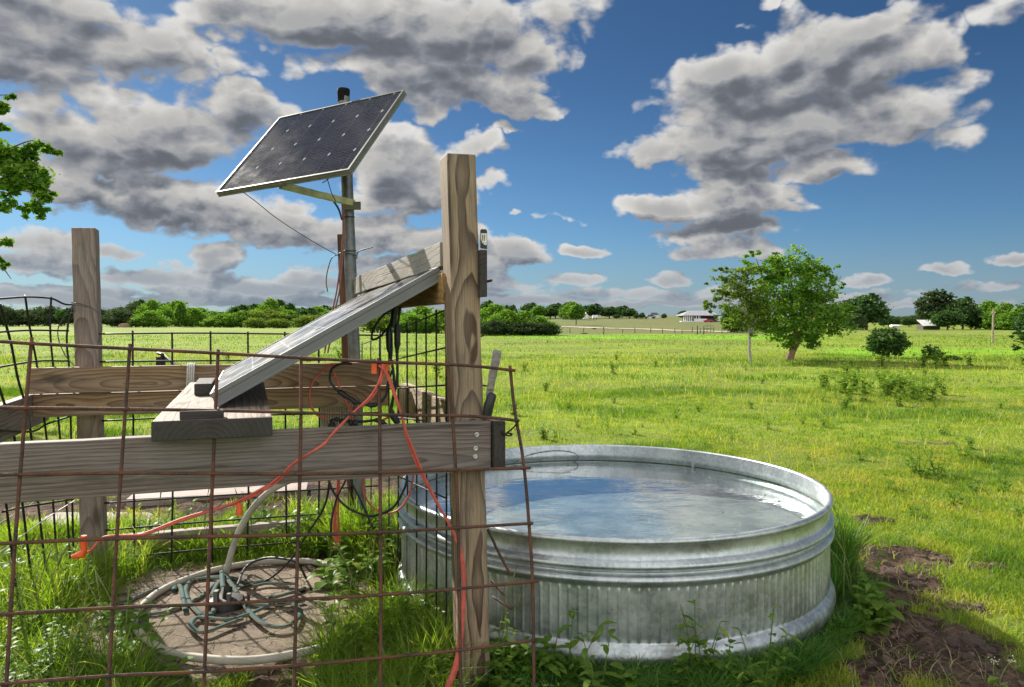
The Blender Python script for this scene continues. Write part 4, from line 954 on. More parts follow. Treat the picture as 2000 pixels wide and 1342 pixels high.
single(gh.build('garden_hose', M['garden_hose'], None, True, 70), 'tangled teal and tan striped garden hose heaped on the slab', 'hose')
wl = empty('well_fitting', G(443, 1184, .05)); tag(wl, 'dark metal well fitting at the middle of the slab under the hose tangle', 'well fitting')
c = G(443, 1186, .055)
mb = MB(); mb.lathe([(.001, .05), (.055, .05), (.085, .045), (.092, .02), (.098, 0)], c, 28); mb.build('cap', M['cast'], wl, True, 40)
mb = MB(); mb.tube([c+Vector((0, 0, .05)), c+Vector((.0, .02, .10))], .022, 12); mb.build('outlet_pipe', M['cast'], wl, True, 40)
mb = MB(); mb.box(c+Vector((-.035, -.05, .075)), (.02, .03, .06)); mb.build('clamp', M['alu_dark'], wl); mb = MB(); mb.box(c+Vector((.03, -.05, .065)), (.018, .02, .05)); mb.build('clamp', M['alu_dark'], wl)
# timbers lying on the ground behind
GP = 'planks lying on the dirt'
z0 = float(gz(-1.9, 6.3))
single(board('ground_plank', G(258, 982, .14)+Vector((0, 0, .03)), G(600, 965, .14)+Vector((0, 0, .03)), .32, .07, Vector((0, 1, 0)), M['ground_plank']), 'broad grey plank lying on the bare dirt behind the pen', 'plank', GP)
single(board('ground_plank', G(80, 1022, .12)+Vector((0, 0, .01)), G(470, 1022, .10)+Vector((0, 0, .01)), .34, .05, Vector((0, 1, 0)), M['ground_plank']), 'flat weathered plank half sunk in the dirt by the far left post', 'plank', GP)
single(board('ground_plank', Vector((-2.63, 4.50, .17)), Vector((-1.2, 5.0, .17)), .10, .06, UZ, M['ground_plank']), 'low edging timber under the back mesh, half hidden in grass', 'plank', GP)

# ================================================================ STOCK TANK
TC = Vector((.565, 4.36, 0)); TR = 1.22; NR = 176
tank = empty('stock_tank', TC); tag(tank, 'large round galvanised steel water tank with ribbed side, brimming in the grass', 'water tank')
def tank_shell():
    seg = NR*10
    prof = [(1.003, -.03), (1.003, .035), (1.002, .050), (1.008, .056), (1.019, .068), (1.025, .088), (1.024, .112), (1.016, .138), (1.005, .150), (.999, .157)]
    prof += [(.9985, z) for z in (.166, .172, .178, .19, .23, .28, .33, .37, .385, .392, .398)]
    prof += [(.9985, .404), (1.003, .412), (1.014, .420), (1.020, .432), (1.016, .444), (1.002, .452), (.992, .458), (.992, .464), (1.004, .472), (1.017, .482), (1.021, .494), (1.016, .506), (1.003, .516), (.9985, .522), (.998, .55), (.998, .585), (1.002, .592)]
    pr = np.array(prof); k = len(pr)
    a = np.arange(seg)/seg*2*np.pi
    ph = (np.arange(seg) % 10)/10
    rib = np.where((ph > .02) & (ph < .55), .0, .0)
    rib = .0058*np.exp(-((ph-.5)/.11)**2)-.0015
    fade = sstep(pr[:, 1], .160, .178)*(1-sstep(pr[:, 1], .388, .402))
    dent = .004*(fbm(np.cos(a)*3+5, np.sin(a)*3+5, 41, 3)-.5)
    R = pr[:, 0][None, :]*TR*.985+rib[:, None]*fade[None, :]+dent[:, None]
    Z = np.broadcast_to(pr[:, 1][None, :], R.shape)
    V = np.stack([R*np.cos(a)[:, None], R*np.sin(a)[:, None], Z], -1).reshape(-1, 3)
    i = np.arange(seg)[:, None]; j = (i+1) % seg; kk = np.arange(k-1)[None, :]
    q = np.stack([i*k+kk, j*k+kk, j*k+kk+1, i*k+kk+1], -1).reshape(-1, 4)
    me = np_mesh('tank_wall', V, [q], M['tank'], None, True)
    o = bpy.data.objects.new('tank_wall', me); COL.objects.link(o); o.parent = tank
tank_shell()
def kid(mb, name, mat, par, smooth=True, angle=50):
    o = mb.build(name, mat, None, smooth, angle); o.parent = par; return o
mb = MB(); R_ = TR*.985
mb.lathe([(R_*1.002, .588), (R_*1.002+.010, .586), (R_*1.002+.016, .594), (R_*1.002+.016, .604), (R_*1.002+.010, .612), (R_*1.002, .6145), (R_*1.002-.010, .612), (R_*1.002-.014, .604), (R_*1.002-.012, .594)], seg=256, closed=True); kid(mb, 'rim', M['tank'], tank)
mb = MB(); mb.lathe([(R_-.012, .600), (R_-.012, .545), (R_-.012, .522), (R_+.006, .506), (R_+.010, .494), (R_+.006, .480), (R_-.016, .461), (R_-.004, .44), (R_+.002, .432), (R_-.012, .41), (R_-.012, .33)], seg=256); kid(mb, 'inner_wall', M['tank'], tank)
mb = MB()
a_ = math.radians(52); ca = Vector((math.cos(a_), math.sin(a_), 0)); tv = Vector((-ca.y, ca.x, 0))
mb.box(ca*(R_-.0145)+UZ*.545, (.02, .004, .10), Matrix((tv, ca, UZ)).transposed()); kid(mb, 'seam', M['tank'], tank, False)
a_ = math.radians(2); ca = Vector((math.cos(a_), math.sin(a_), 0)); tv = Vector((-ca.y, ca.x, 0))
mb = MB(); mb.box(ca*(R_+.013)+UZ*.30, (.022, .012, .54), Matrix((tv, ca, UZ)).transposed()); kid(mb, 'seam', M['tank'], tank, False)
mb = MB(); mb.lathe([(.0005, .335), (R_*.3, .334), (R_*.6, .334), (R_-.04, .335), (R_-.012, .345)], seg=128); kid(mb, 'tank_floor', M['tank_floor'], tank)
mb = MB(); mb.lathe([(R_-.0, .492), (R_*.75, .492), (R_*.5, .492), (R_*.25, .492), (.0005, .492)], seg=128)
o = mb.build('water', M['water'], None, True); o.location = TC; tag(o, kind='structure')
mb = MB(); mb.lathe([(R_*1.0082, .487), (R_*1.0072, .491), (R_*1.005, .4965), (R_*1.0078, .498)], seg=200); kid(mb, 'scum_line', M['scum'], tank)
r5 = np.random.default_rng(5); V = []
for i in range(70):
    a_ = r5.uniform(0, 6.28); rr_ = R_*.97*math.sqrt(r5.random())*(1 if i % 3 else .3)+(0 if i % 3 else R_*.66); s_ = r5.uniform(.004, .012); h_ = r5.uniform(0, 6.28)
    V += [(TC.x+rr_*math.cos(a_)+s_*q*math.cos(h_+t_), TC.y+rr_*math.sin(a_)+s_*q*math.sin(h_+t_), .4945) for t_, q in ((0, 1.6), (1.57, .6), (3.14, 1.5), (4.71, .6))]
tag(link('floating_debris', np_mesh('debris', np.array(V), [np.arange(280).reshape(-1, 4)], M['weed'], {'rnd': np.repeat(r5.random(70), 4)})), 'small leaves and bits floating on the tank water', 'debris', kind='stuff')
# stain of a cable hanging into the tank
cable('tank_lead', [[TC+Vector((-.55, 1.06, .50)), TC+Vector((-.45, 1.10, .55)), TC+Vector((-.25, 1.15, .575)), TC+Vector((-.10, 1.17, .555)), TC+Vector((-.08, 1.16, .505)), TC+Vector((-.2, 1.1, .44))]], .0028, M['thin_wire'], 'thin dark lead curving on the far inner wall of the water tank')

# ================================================================ GRASS
def blades(name, x, y, h, w, lean, nseg, mat, rnd, z0=None, curl=1.6):
    n_ = len(x); a = rng.uniform(0, 2*np.pi, n_); b = a+rng.normal(0, .9, n_)+np.pi/2
    if z0 is None: z0 = gz(x, y)
    px_, py_ = np.cos(a)*w/2, np.sin(a)*w/2; dx, dy = np.cos(b)*lean*h, np.sin(b)*lean*h
    V = []
    for k in range(nseg):
        t = k/nseg; wd = (1-t**1.5*.75); off = t**curl; zz = z0+h*(t-.25*np.clip(lean, 0, 1.6)*t*t)-.01*(k == 0)
        V.append(np.stack([x+dx*off-px_*wd, y+dy*off-py_*wd, zz], -1)); V.append(np.stack([x+dx*off+px_*wd, y+dy*off+py_*wd, zz], -1))
    V.append(np.stack([x+dx, y+dy, z0+h*(1-.25*np.clip(lean, 0, 1.6))], -1))
    k = 2*nseg+1; V = np.stack(V, 1).reshape(-1, 3); base = np.arange(n_)[:, None]*k
    fs = [base+np.array([[2*j, 2*j+1, 2*j+3, 2*j+2]]) for j in range(nseg-1)]
    tri = base+np.array([[2*nseg-2, 2*nseg-1, 2*nseg]])
    me = np_mesh(name, V, ([np.concatenate(fs)] if fs else [])+[tri], mat, {'rnd': np.repeat(rnd, k)})
    return me
CT = np.array([TC.x, TC.y])
SHX, SHY = -sd.x/sd.z, -sd.y/sd.z
def in_tank(x, y, pad=.02): return np.hypot(x-CT[0], y-CT[1]) < TR+pad
def in_slab(x, y): return ((x+1.47)/.80)**2+((y-3.88)/.77)**2 < 1
def field_grass():
    obs = []
    specs = [  # y range, count, height, width
        (2.4, 5.2, 190000, .055, .0055), (5.2, 9, 210000, .040, .0065), (9, 17, 180000, .046, .010), (17, 34, 100000, .055, .018), (34, 82, 50000, .08, .045)]
    for i, (y0, y1, cnt, hh, ww) in enumerate(specs):
        yy = np.sqrt(rng.uniform(y0**2, y1**2, cnt)); xx = rng.uniform(-.82, .82, cnt)*yy
        u = xx/yy
        d = dirt(xx, yy)
        clump = fbm(xx*1.6, yy*1.6, 51, 3); patch = fbm(xx*.28+7, yy*.5, 52, 4)
        fine = .55*fbm(xx*6, yy*6, 53, 2)+.45*fbm(xx*.9+11, yy*1.5, 54, 3)
        dr, lu = zone(xx, yy)
        keep = rng.random(cnt) < (1-d*.985)*np.clip(.25+1.5*(clump-.2), .1, 1)
        keep &= ~in_tank(xx, yy) & ~in_slab(xx, yy)
        if y0 > 30: keep &= rng.random(cnt) > .5*lu
        xx, yy, clump, patch, fine, dr, lu = (q[keep] for q in (xx, yy, clump, patch, fine, dr, lu))
        big = sstep(patch, .50, .68)
        h = hh*(.45+1.1*clump)*(1+1.3*big)*rng.uniform(.55, 1.35, len(xx))
        w = ww*rng.uniform(.6, 1.3, len(xx))
        tone = np.clip(.44+(1.5*(fine-.5))-.42*big+.25*(dr-.2)+rng.normal(0, .17, len(xx))-.25*lu, 0, 1)
        me = blades('grass', xx, yy, h, w, rng.uniform(.2, 1.3, len(xx)), 2, M['grass'], tone)
        tag(link('pasture_grass', me), 'short yellow-green grass of the open pasture', 'grass', kind='stuff')
field_grass()
def patch_pts(polys, cnt):
    """random ground points inside photo quads given by pixel corners"""
    X = []; Y = []
    areas = []
    P4 = [[G(x, y) for x, y in q] for q in polys]
    for q in P4: areas.append(abs((q[1]-q[0]).cross(q[3]-q[0]).z)+1e-6)
    tot = sum(areas)
    for q, a in zip(P4, areas):
        m_ = int(cnt*a/tot); s = rng.random(m_); t = rng.random(m_)
        for lst, k in ((X, 0), (Y, 1)):
            lst.append((q[0][k]*(1-s)+q[1][k]*s)*(1-t)+(q[3][k]*(1-s)+q[2][k]*s)*t)
    return np.concatenate(X), np.concatenate(Y)
def tall(polys, cnt, hh, ww, mat, nm, label, lean=(.2, 1.2), tone=(.5, .27), pad=.01, cl=(.3, 1.5)):
    x, y = patch_pts(polys, cnt)
    c = fbm(x*3.2, y*3.2, 61, 3)
    sr = ((x+1.47)/.80)**2+((y-3.88)/.77)**2
    k = ~in_tank(x, y, pad) & (sr+1.3*(fbm(x*3.1, y*3.1, 66, 3)-.5) > .78) & (rng.random(len(x)) < np.clip(cl[0]+cl[1]*(c-.3), .05, 1))
    x, y, c = x[k], y[k], c[k]; n_ = len(x)
    h = hh*(.35+1.2*c)*rng.uniform(.45, 1.3, n_); sr = sr[k]; h = h*np.where(sr < 1, .55, 1.)
    t = np.clip(rng.normal(tone[0], tone[1], n_)+.5*(fbm(x*5, y*5, 62, 2)-.5), 0, 1)
    me = blades('grass', x, y, h, ww*rng.uniform(.6, 1.4, n_), rng.uniform(*lean, n_), 4, mat, t, curl=2.)
    tag(link(nm, me), label, 'grass', kind='stuff')
tall([[(-260, 1190), (120, 1190), (150, 1500), (-420, 1500)], [(90, 1190), (262, 1180), (300, 1500), (90, 1500)], [(-200, 1115), (300, 1115), (262, 1200), (-240, 1200)]], 19000, .24, .0055, M['grass_tall'], 'tall_grass', 'tall green grass growing in the near left of the pen')
tall([[(-60, 1075), (640, 1075), (620, 1118), (-80, 1118)]], 15000, .13, .006, M['grass_tall'], 'tall_grass', 'band of tall grass along the back of the slab', tone=(.5, .2))
tall([[(640, 1085), (830, 1085), (880, 1230), (640, 1230)], [(640, 1230), (890, 1230), (905, 1480), (620, 1480)]], 22000, .27, .0055, M['grass_tall'], 'tall_grass', 'tall bright grass between the slab and the tall brown post', tone=(.5, .2))
tall([[(255, 1185), (640, 1185), (640, 1300), (262, 1300)], [(250, 1115), (640, 1115), (640, 1185), (250, 1185)]], 2600, .10, .0045, M['grass_tall'], 'tall_grass', 'sparse grass creeping over the rim of the slab', lean=(.5, 1.8))
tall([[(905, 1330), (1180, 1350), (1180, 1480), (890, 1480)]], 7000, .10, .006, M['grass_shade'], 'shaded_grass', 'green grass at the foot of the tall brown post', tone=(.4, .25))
tall([[(1000, 1316), (1380, 1322), (1400, 1400), (1000, 1400)], [(1360, 1300), (1520, 1240), (1580, 1330), (1400, 1390)], [(1500, 1262), (1640, 1120), (1730, 1180), (1590, 1330)]], 30000, .14, .006, M['grass_shade'], 'shaded_grass', 'shade-toned grass hugging the near foot of the water tank', tone=(.4, .22), lean=(.4, 1.6))
tall([[(1520, 1250), (1630, 1100), (1672, 1110), (1600, 1260)]], 3500, .34, .006, M['grass_shade'], 'shaded_grass', 'tall shade-toned grass tuft at the right side of the water tank', lean=(.1, .7))
tall([[(20, 1080), (260, 1075), (240, 1118), (10, 1118)], [(560, 1040), (780, 1040), (790, 1100), (560, 1100)]], 6000, .17, .006, M['grass_tall'], 'tall_grass', 'tall grass at the foot of the far left post and the steel pole', tone=(.5, .2), lean=(.1, .8))

def straw():
    n_ = 5200; xx = rng.uniform(1.2, 3.2, n_); yy = rng.uniform(2.2, 5.3, n_)
    k = (dirt(xx, yy) > .3) & ~in_tank(xx, yy, .05); xx, yy = xx[k], yy[k]; n_ = len(xx)
    k2 = rng.random(n_) < np.where(yy < 3.4, 1., .35); xx, yy = xx[k2], yy[k2]; n_ = len(xx)
    me = blades('straw', xx, yy, rng.uniform(.03, .09, n_), rng.uniform(.003, .006, n_), rng.uniform(1.2, 3., n_), 2, M['straw'], rng.random(n_))
    tag(link('straw_litter', me), 'dry straw litter and thin grass on the trampled mud', 'litter', kind='stuff')
M['straw'] = leaf_mat('dry_straw', [(0, (.12, .08, .05)), (.5, (.26, .19, .125)), (.75, (.36, .28, .19)), (.8, (.10, .15, .03)), (1, (.16, .22, .04))], .15)
straw()
def crumbs():
    bm = bmesh.new(); bmesh.ops.create_icosphere(bm, subdivisions=2, radius=1); bv = np.array([v.co[:] for v in bm.verts]); bf = np.array([[v.index for v in f.verts] for f in bm.faces]); bm.free()
    n_ = 1500; xx = rng.uniform(1.0, 3.3, n_); yy = rng.uniform(2.3, 5.4, n_); k = (dirt(xx, yy) > .5) & ~in_tank(xx, yy, .06); xx, yy = xx[k], yy[k]; n_ = len(xx)
    s = .004+.022*rng.random(n_)**3.5; zz = gz(xx, yy)
    V = []; q = rng.normal(size=(n_, 3, 3))*.9
    for i in range(n_):
        w = 1+.30*np.sin(bv@q[i][0]*3+i)+.18*np.sin(bv@q[i][1]*6+2*i)
        V.append(bv*w[:, None]*s[i]*np.array([1, .85, .55])+np.array([xx[i], yy[i], zz[i]]))
    nv = len(bv); F_ = (np.arange(n_)[:, None, None]*nv+bf[None]).reshape(-1, 3)
    tag(link('mud_crumbs', np_mesh('mud_crumbs', np.concatenate(V), [F_], M['crumb'])), 'small crumbs of soil strewn over the mud', 'soil', kind='stuff')
M['crumb'] = simple('crumbly_soil', (.12, .08, .06), .95, 0, .6, 20., 1.)
crumbs()
def specks():
    n_ = 15000; yy = np.sqrt(rng.uniform(25, 34**2, n_)); xx = rng.uniform(-.8, .8, n_)*yy
    k = (rng.random(n_) < np.clip(3*(fbm(xx*.4+2, yy*.7, 71, 3)-.38), 0, 1)*(1-dirt(xx, yy))) & ~in_tank(xx, yy, .1) & ~in_slab(xx, yy); xx, yy = xx[k], yy[k]; n_ = len(xx)
    me = blades('stalks', xx, yy, rng.uniform(.08, .24, n_), .003+.0006*yy, rng.uniform(.1, .6, n_), 2, M['grass'], np.clip(rng.normal(.85, .15, n_), 0, 1))
    tag(link('seed_stalks', me), 'thin tan seed stalks scattered through the pasture', 'grass', kind='stuff')
    n_ = 420; yy = np.sqrt(rng.uniform(22, 26**2, n_)); xx = rng.uniform(-.75, .75, n_)*yy; k = ~in_tank(xx, yy, .1) & (dirt(xx, yy) < .2) & ~in_slab(xx, yy); xx, yy = xx[k], yy[k]; n_ = len(xx)
    zz = gz(xx, yy)+rng.uniform(.05, .12, n_); s = rng.uniform(.006, .012, n_)*(1+yy*.03)
    V = np.stack([np.stack([xx+s*np.cos(t), yy+s*np.sin(t)*.7, zz+s*.6*np.sin(t)], -1) for t in (0, 1.57, 3.14, 4.71)], 1).reshape(-1, 3)
    tag(link('tiny_flowers', np_mesh('flowers', V, [np.arange(n_*4).reshape(-1, 4)], M['seed'])), 'tiny whitish flowers dotted over the pasture', 'flowers', kind='stuff')
specks()
def slab_litter():
    n_ = 1500; t = rng.uniform(0, 6.28, n_); r_ = .92*np.sqrt(rng.random(n_)); xx = -1.47+r_*np.cos(t); yy = 3.88+r_*np.sin(t)
    k = rng.random(n_) < .2+.9*(r_ > .6); xx, yy = xx[k], yy[k]; n_ = len(xx)
    me = blades('straw', xx, yy, rng.uniform(.02, .06, n_), rng.uniform(.0025, .005, n_), rng.uniform(1.5, 3.5, n_), 2, M['straw'], rng.random(n_), z0=np.full(n_, .06))
    tag(link('straw_litter', me), 'dry twigs and straw litter lying over the cracked slab', 'litter', kind='stuff')
slab_litter()
# grass stems with seed heads
def stems():
    mb = MB()
    spots = [G(x, y) for x, y in ((1300, 1325), (1340, 1330), (1365, 1325), (1655, 1185), (1660, 1150), (1632, 1190), (1640, 1120), (60, 1250), (120, 1200), (180, 1260), (720, 1200), (760, 1150), (690, 1260), (800, 1180), (960, 1330), (30, 1300), (230, 1300), (655, 1120), (480, 1110), (300, 1120), (400, 1100))]
    for p in spots:
        for k in range(3):
            a = random.uniform(0, 6.28); h = random.uniform(.28, .5); l = random.uniform(.03, .16)
            q = p+Vector((random.uniform(-.05, .05), random.uniform(-.05, .05), 0)); q.z = float(gz(q.x, q.y))
            pts = [q, q+Vector((math.cos(a)*l*.3, math.sin(a)*l*.3, h*.6)), q+Vector((math.cos(a)*l, math.sin(a)*l, h))]
            c = catmull(pts, 5); mb.tube(c, [.0022]*(len(c)-3)+[.004, .004, .001], 5)
    o = mb.build('grass_stems', M['seed_stem'], None, True); tag(o, 'thin grass stems with seed heads rising round the pen and tank', 'grass', kind='stuff')
M['seed_stem'] = simple('grass_stem', (.17, .20, .055), .7, 0, .3, 60., .1)
stems()

# ================================================================ WEEDS
def leaf_quads(mb_v, mb_f, rn, p, d, up, L, W, tone, fold=.15, n=4):
    """one leaf: midrib curved, two halves"""
    d = d.normalized(); s = d.cross(up).normalized(); up2 = s.cross(d).normalized()
    o = len(mb_v)
    for i in range(n+1):
        t = i/n; w = W*math.sin(math.pi*min(1, t*.9+.08))**.8*(1-.25*t); c = p+d*(L*t)-Vector((0, 0, 1))*(L*.35*t*t)
        if i == n: w = .001
        mb_v += [c-s*w+up2*fold*w, c, c+s*w+up2*fold*w]; rn += [tone]*3
    for i in range(n):
        b = o+i*3; mb_f += [(b, b+1, b+4, b+3), (b+1, b+2, b+5, b+4)]
def weed_mesh(seed, h, nl, L, W, spread=.5, stems=3, flower=False):
    r = random.Random(seed); v = []; f = []; rn = []
    for s_ in range(stems):
        a0 = r.uniform(0, 6.28); tilt = r.uniform(.05, spread); hh = h*r.uniform(.6, 1.05)
        top = Vector((math.cos(a0)*tilt*hh, math.sin(a0)*tilt*hh, hh*math.cos(tilt*.6)))
        base = Vector((r.uniform(-.02, .02), r.uniform(-.02, .02), -.01))
        for q in range(2):   # stem: two crossed strips
            o = len(v); sx = Vector((.004, 0, 0)) if q == 0 else Vector((0, .004, 0))
            v += [base-sx, base+sx, base.lerp(top, .5)+sx*.8, base.lerp(top, .5)-sx*.8, top+sx*.4, top-sx*.4]; rn += [.35]*6
            f += [(o, o+1, o+2, o+3), (o+3, o+2, o+4, o+5)]
        for k in range(nl):
            t = r.uniform(.12, 1) if k else 1.
            a = a0+k*2.4+r.uniform(-.4, .4); el = r.uniform(-.1, .7)
            d = Vector((math.cos(a)*math.cos(el), math.sin(a)*math.cos(el), math.sin(el)))
            sc = r.uniform(.6, 1.15)*(1.1-.45*t)
            leaf_quads(v, f, rn, base.lerp(top, t), d, Vector((0, 0, 1)), L*sc, W*sc, min(1, max(0, r.gauss(.5, .2))))
    V = np.array([tuple(q) for q in v]); q4 = np.array(f)
    return np_mesh('weed_leaves', V, [q4], M['weed'], {'rnd': np.array(rn)}, True)
WK = [weed_mesh(1, .32, 9, .11, .026, .6, 4), weed_mesh(2, .22, 8, .085, .030, .9, 4), weed_mesh(3, .45, 12, .10, .018, .4, 3), weed_mesh(4, .16, 7, .12, .05, 1.2, 3), weed_mesh(5, .5, 16, .16, .05, .7, 5)]
def weed(k, loc, sc, label, group):
    loc = Vector(loc); loc.z = float(gz(loc.x, loc.y))
    o = bpy.data.objects.new('weed', WK[k]); COL.objects.link(o); o.location = loc; o.scale = (sc,)*3; o.rotation_euler.z = random.uniform(0, 6.28)
    tag(o, label, 'weed', group); return o
# in the pasture
GW = 'leafy weeds in the pasture'
for (x, y, k, s) in ((1800, 935, 0, 1.1), (1830, 930, 0, 1.0), (1785, 925, 1, 1.1)):
    weed(k, G(x, y), s, 'low leafy weed in a clump on the pasture well right of the tank', GW)
for (x, y, k, s) in ((1880, 900, 0, .8), (1895, 905, 1, .8)): weed(k, G(x, y), s, 'small leafy weed just behind the clump on the pasture at the right', GW)
for (x, y, s) in ((1955, 905, .7), (1610, 835, .9), (1570, 830, .7), (1430, 860, .6), (1860, 990, .8), (1740, 960, .6), (1680, 900, .7), (1500, 840, .8), (1960, 960, .8), (1320, 820, .7), (1240, 850, .6), (1840, 850, .8), (1110, 800, .8), (1130, 835, .5), (1990, 1010, .6), (1780, 1010, .5), (1375, 905, .4), (1060, 860, .7), (1085, 855, .7), (1900, 960, .6)):
    weed(random.choice((0, 1, 1, 3)), G(x, y), s, 'small scattered weed in the short grass of the pasture', GW)
GB = 'bushy weeds in the far pasture'
for i in range(52):
    t = random.random()
    x = random.uniform(1600, 1850); y = random.uniform(752, 800)
    weed(random.choice((2, 4, 0)), G(x, y), random.uniform(.55, 1.05), 'bushy green weed in the long thicket across the pasture at the right', GB)
for i in range(58):
    x = random.uniform(1000, 2000); y = random.choice((random.uniform(703, 735), random.uniform(715, 830), random.uniform(740, 900)))
    weed(random.choice((2, 4, 1)), G(x, y), random.uniform(.35, .8)*(1.25 if y < 740 else .8), 'scattered green weed in the pasture beyond the tank', GB)
for i in range(22):
    x = random.uniform(-30, 860); y = random.uniform(672, 760)
    weed(random.choice((2, 4, 1)), G(x, y), random.uniform(.6, 1.3), 'scattered green weed in the field behind the pen', GB)
for i in range(20):
    x = random.uniform(1720, 2010); y = random.uniform(708, 722)
    weed(random.choice((2, 4)), G(x, y), random.uniform(.7, 1.3), 'tall grey-green weed in the strip beyond the two pasture trees', GB)
# round the pen and tank
GP2 = 'broadleaf weeds round the pen and tank'
for lab, lst in (('broadleaf weed in the tall grass between slab and tall post', [(660, 1210, 1), (690, 1180, 4), (730, 1160, 4), (770, 1120, 4), (810, 1150, 1), (700, 1300, 1), (840, 1300, 1), (670, 1120, 4), (720, 1105, 4), (850, 1230, 0), (780, 1250, 1), (650, 1160, 3), (830, 1360, 3)]),
                 ('broadleaf weed among the grass at the near left of the slab', [(215, 1240, 3), (240, 1270, 1), (255, 1330, 1), (200, 1340, 3), (300, 1345, 3), (140, 1330, 1), (60, 1360, 3), (270, 1290, 0), (345, 1350, 3)]),
                 ('broadleaf weed in the grass behind the slab', [(490, 1085, 0), (520, 1075, 1), (570, 1090, 1), (340, 1090, 0), (600, 1085, 4)]),
                 ('leafy weed right of the tall brown post against the tank', [(985, 1330, 4), (975, 1360, 1), (1010, 1345, 1), (1075, 1345, 1), (1100, 1360, 0)]),
                 ('leafy weed at the near foot of the water tank', [(1380, 1350, 1), (1420, 1345, 1), (1440, 1360, 3), (1340, 1360, 1)]),
                 ('broad leafy weed on the mud right of the water tank', [(1700, 1210, 3), (1720, 1225, 3), (1690, 1235, 1), (1710, 1200, 0)])):
    for (x, y, k) in lst: weed(k, G(x, y), random.uniform(.75, 1.15)*(.6 if k == 4 else 1), lab, GP2)
for lab, quads, cnt in (('small broadleaf weed in the grass at the near left of the slab', [(-40, 250, 1120, 1400)], 36), ('small broadleaf weed between the slab and the tall post', [(640, 880, 1095, 1400)], 34),
                        ('small broadleaf weed behind the slab in the pen', [(60, 640, 1075, 1112)], 16), ('small broadleaf weed in the shaded grass before the water tank', [(960, 1560, 1322, 1400)], 18)):
    for (x0, x1, y0, y1) in quads:
        for i in range(cnt):
            p = G(random.uniform(x0, x1), random.uniform(y0, y1))
            if not in_tank(p.x, p.y, .05) and not in_slab(p.x, p.y): weed(random.choice((0, 1, 1, 2, 3)), p, random.uniform(.5, .95), lab, 'small broadleaf weeds round pen and tank')
# a lilac bloom and a pale flowering weed
fl = empty('wildflower', G(1460, 1352)); tag(fl, 'pale lilac flower on a short stem before the water tank', 'flower')
mb = MB(); c = G(1460, 1352, .05); mb.tube([G(1462, 1356), c], .002, 5); mb.build('stem', M['seed_stem'], fl, True)
mb = MB()
for k in range(5):
    a = k*1.2566; d = Vector((math.cos(a), -.5, math.sin(a))); s = Vector((-math.sin(a), .1, math.cos(a)))
    mb.add([c, c+d*.022-s*.014, c+d*.034, c+d*.022+s*.014], [(0, 1, 2), (0, 2, 3)])
mb.build('petals', M['flower'], fl)
fw = empty('flowering_weed', G(1948, 1345)); tag(fw, 'pale flowering weed with whitish heads on the shaded mud at the lower right corner', 'weed')
mb = MB(); b = G(1948, 1352); tops = [b+Vector((-.015, 0, .13)), b+Vector((.055, 0, .13)), b+Vector((.03, -.02, .05))]
for t_ in tops: mb.tube(catmull([b, b.lerp(t_, .5)+Vector((-.008, 0, .01)), t_], 4), .0025, 5)
mb.build('stem', M['seed_stem'], fw, True)
mb = MB()
for t_ in tops[:2]:
    for k in range(16): q = t_+Vector((random.gauss(0, .012), random.gauss(0, .01), random.gauss(0, .006))); mb.lathe([(.0005, .003), (.0035, 0), (.0005, -.003)], q, 5)
mb.build('flower_head', M['seed'], fw, True)
v = []; f = []; rn = []
for a, z, L in ((2.9, .06, .055), (3.4, .05, .05), (.2, .03, .05), (-.6, .02, .05)): leaf_quads(v, f, rn, b+Vector((0, 0, z)), Vector((math.cos(a), -.3, .2)), UZ, L, .016, .85)
link('leaves', np_mesh('leaves', np.array([tuple(q) for q in v]), [np.array(f)], M['weed'], {'rnd': np.array(rn)}, True), None, fw)

# ================================================================ TREES
def crown_mesh(seed, lobes, nclump, per, lsize, mat, spread=.16, shell=.55, droop=0., aspect=.5, tone=.5):
    """leaf-sized faces in clumps through the volume of several lobes (cx,cy,cz,rx,ry,rz)"""
    r = np.random.default_rng(seed); lob = np.array(lobes, float)
    vol = lob[:, 3]*lob[:, 4]*lob[:, 5]; pick = r.choice(len(lob), nclump, p=vol**.75/(vol**.75).sum())
    d = r.normal(size=(nclump, 3)); d /= np.linalg.norm(d, axis=1)[:, None]
    rad = shell+(1-shell)*r.random(nclump)**.6; rad *= np.where(r.random(nclump) < .22, r.uniform(1.05, 1.38, nclump), 1.)
    C = lob[pick, :3]+d*rad[:, None]*lob[pick, 3:6]
    sp = spread*np.cbrt(vol[pick])[:, None]*r.uniform(.6, 1.4, (nclump, 1))
    Pn = C[:, None, :]+r.normal(size=(nclump, per, 3))*sp[:, None, :]*np.array([1, 1, .6])
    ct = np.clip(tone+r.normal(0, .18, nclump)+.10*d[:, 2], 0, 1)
    tn = np.clip(ct[:, None]+r.normal(0, .12, (nclump, per)), 0, 1).ravel()
    Pn = Pn.reshape(-1, 3); n_ = len(Pn)
    ax = r.normal(size=(n_, 3)); ax[:, 2] = ax[:, 2]*.5-droop; ax /= np.linalg.norm(ax, axis=1)[:, None]
    b = np.cross(ax, r.normal(size=(n_, 3))); b /= np.linalg.norm(b, axis=1)[:, None]
    L = lsize*r.uniform(.6, 1.4, n_)[:, None]
    V = np.stack([Pn-ax*L*.5, Pn+b*L*aspect*.5, Pn+ax*L*.5, Pn-b*L*aspect*.5], 1).reshape(-1, 3)
    q = np.arange(n_*4).reshape(-1, 4)
    return np_mesh('crown', V, [q], mat, {'rnd': np.repeat(tn, 4)})
def trunk_mb(paths):
    mb = MB()
    for pts, r0, r1 in paths:
        c = catmull(pts, 5); k = len(c); mb.tube(c, [r0+(r1-r0)*(i/(k-1)) for i in range(k)], 8)
    return mb
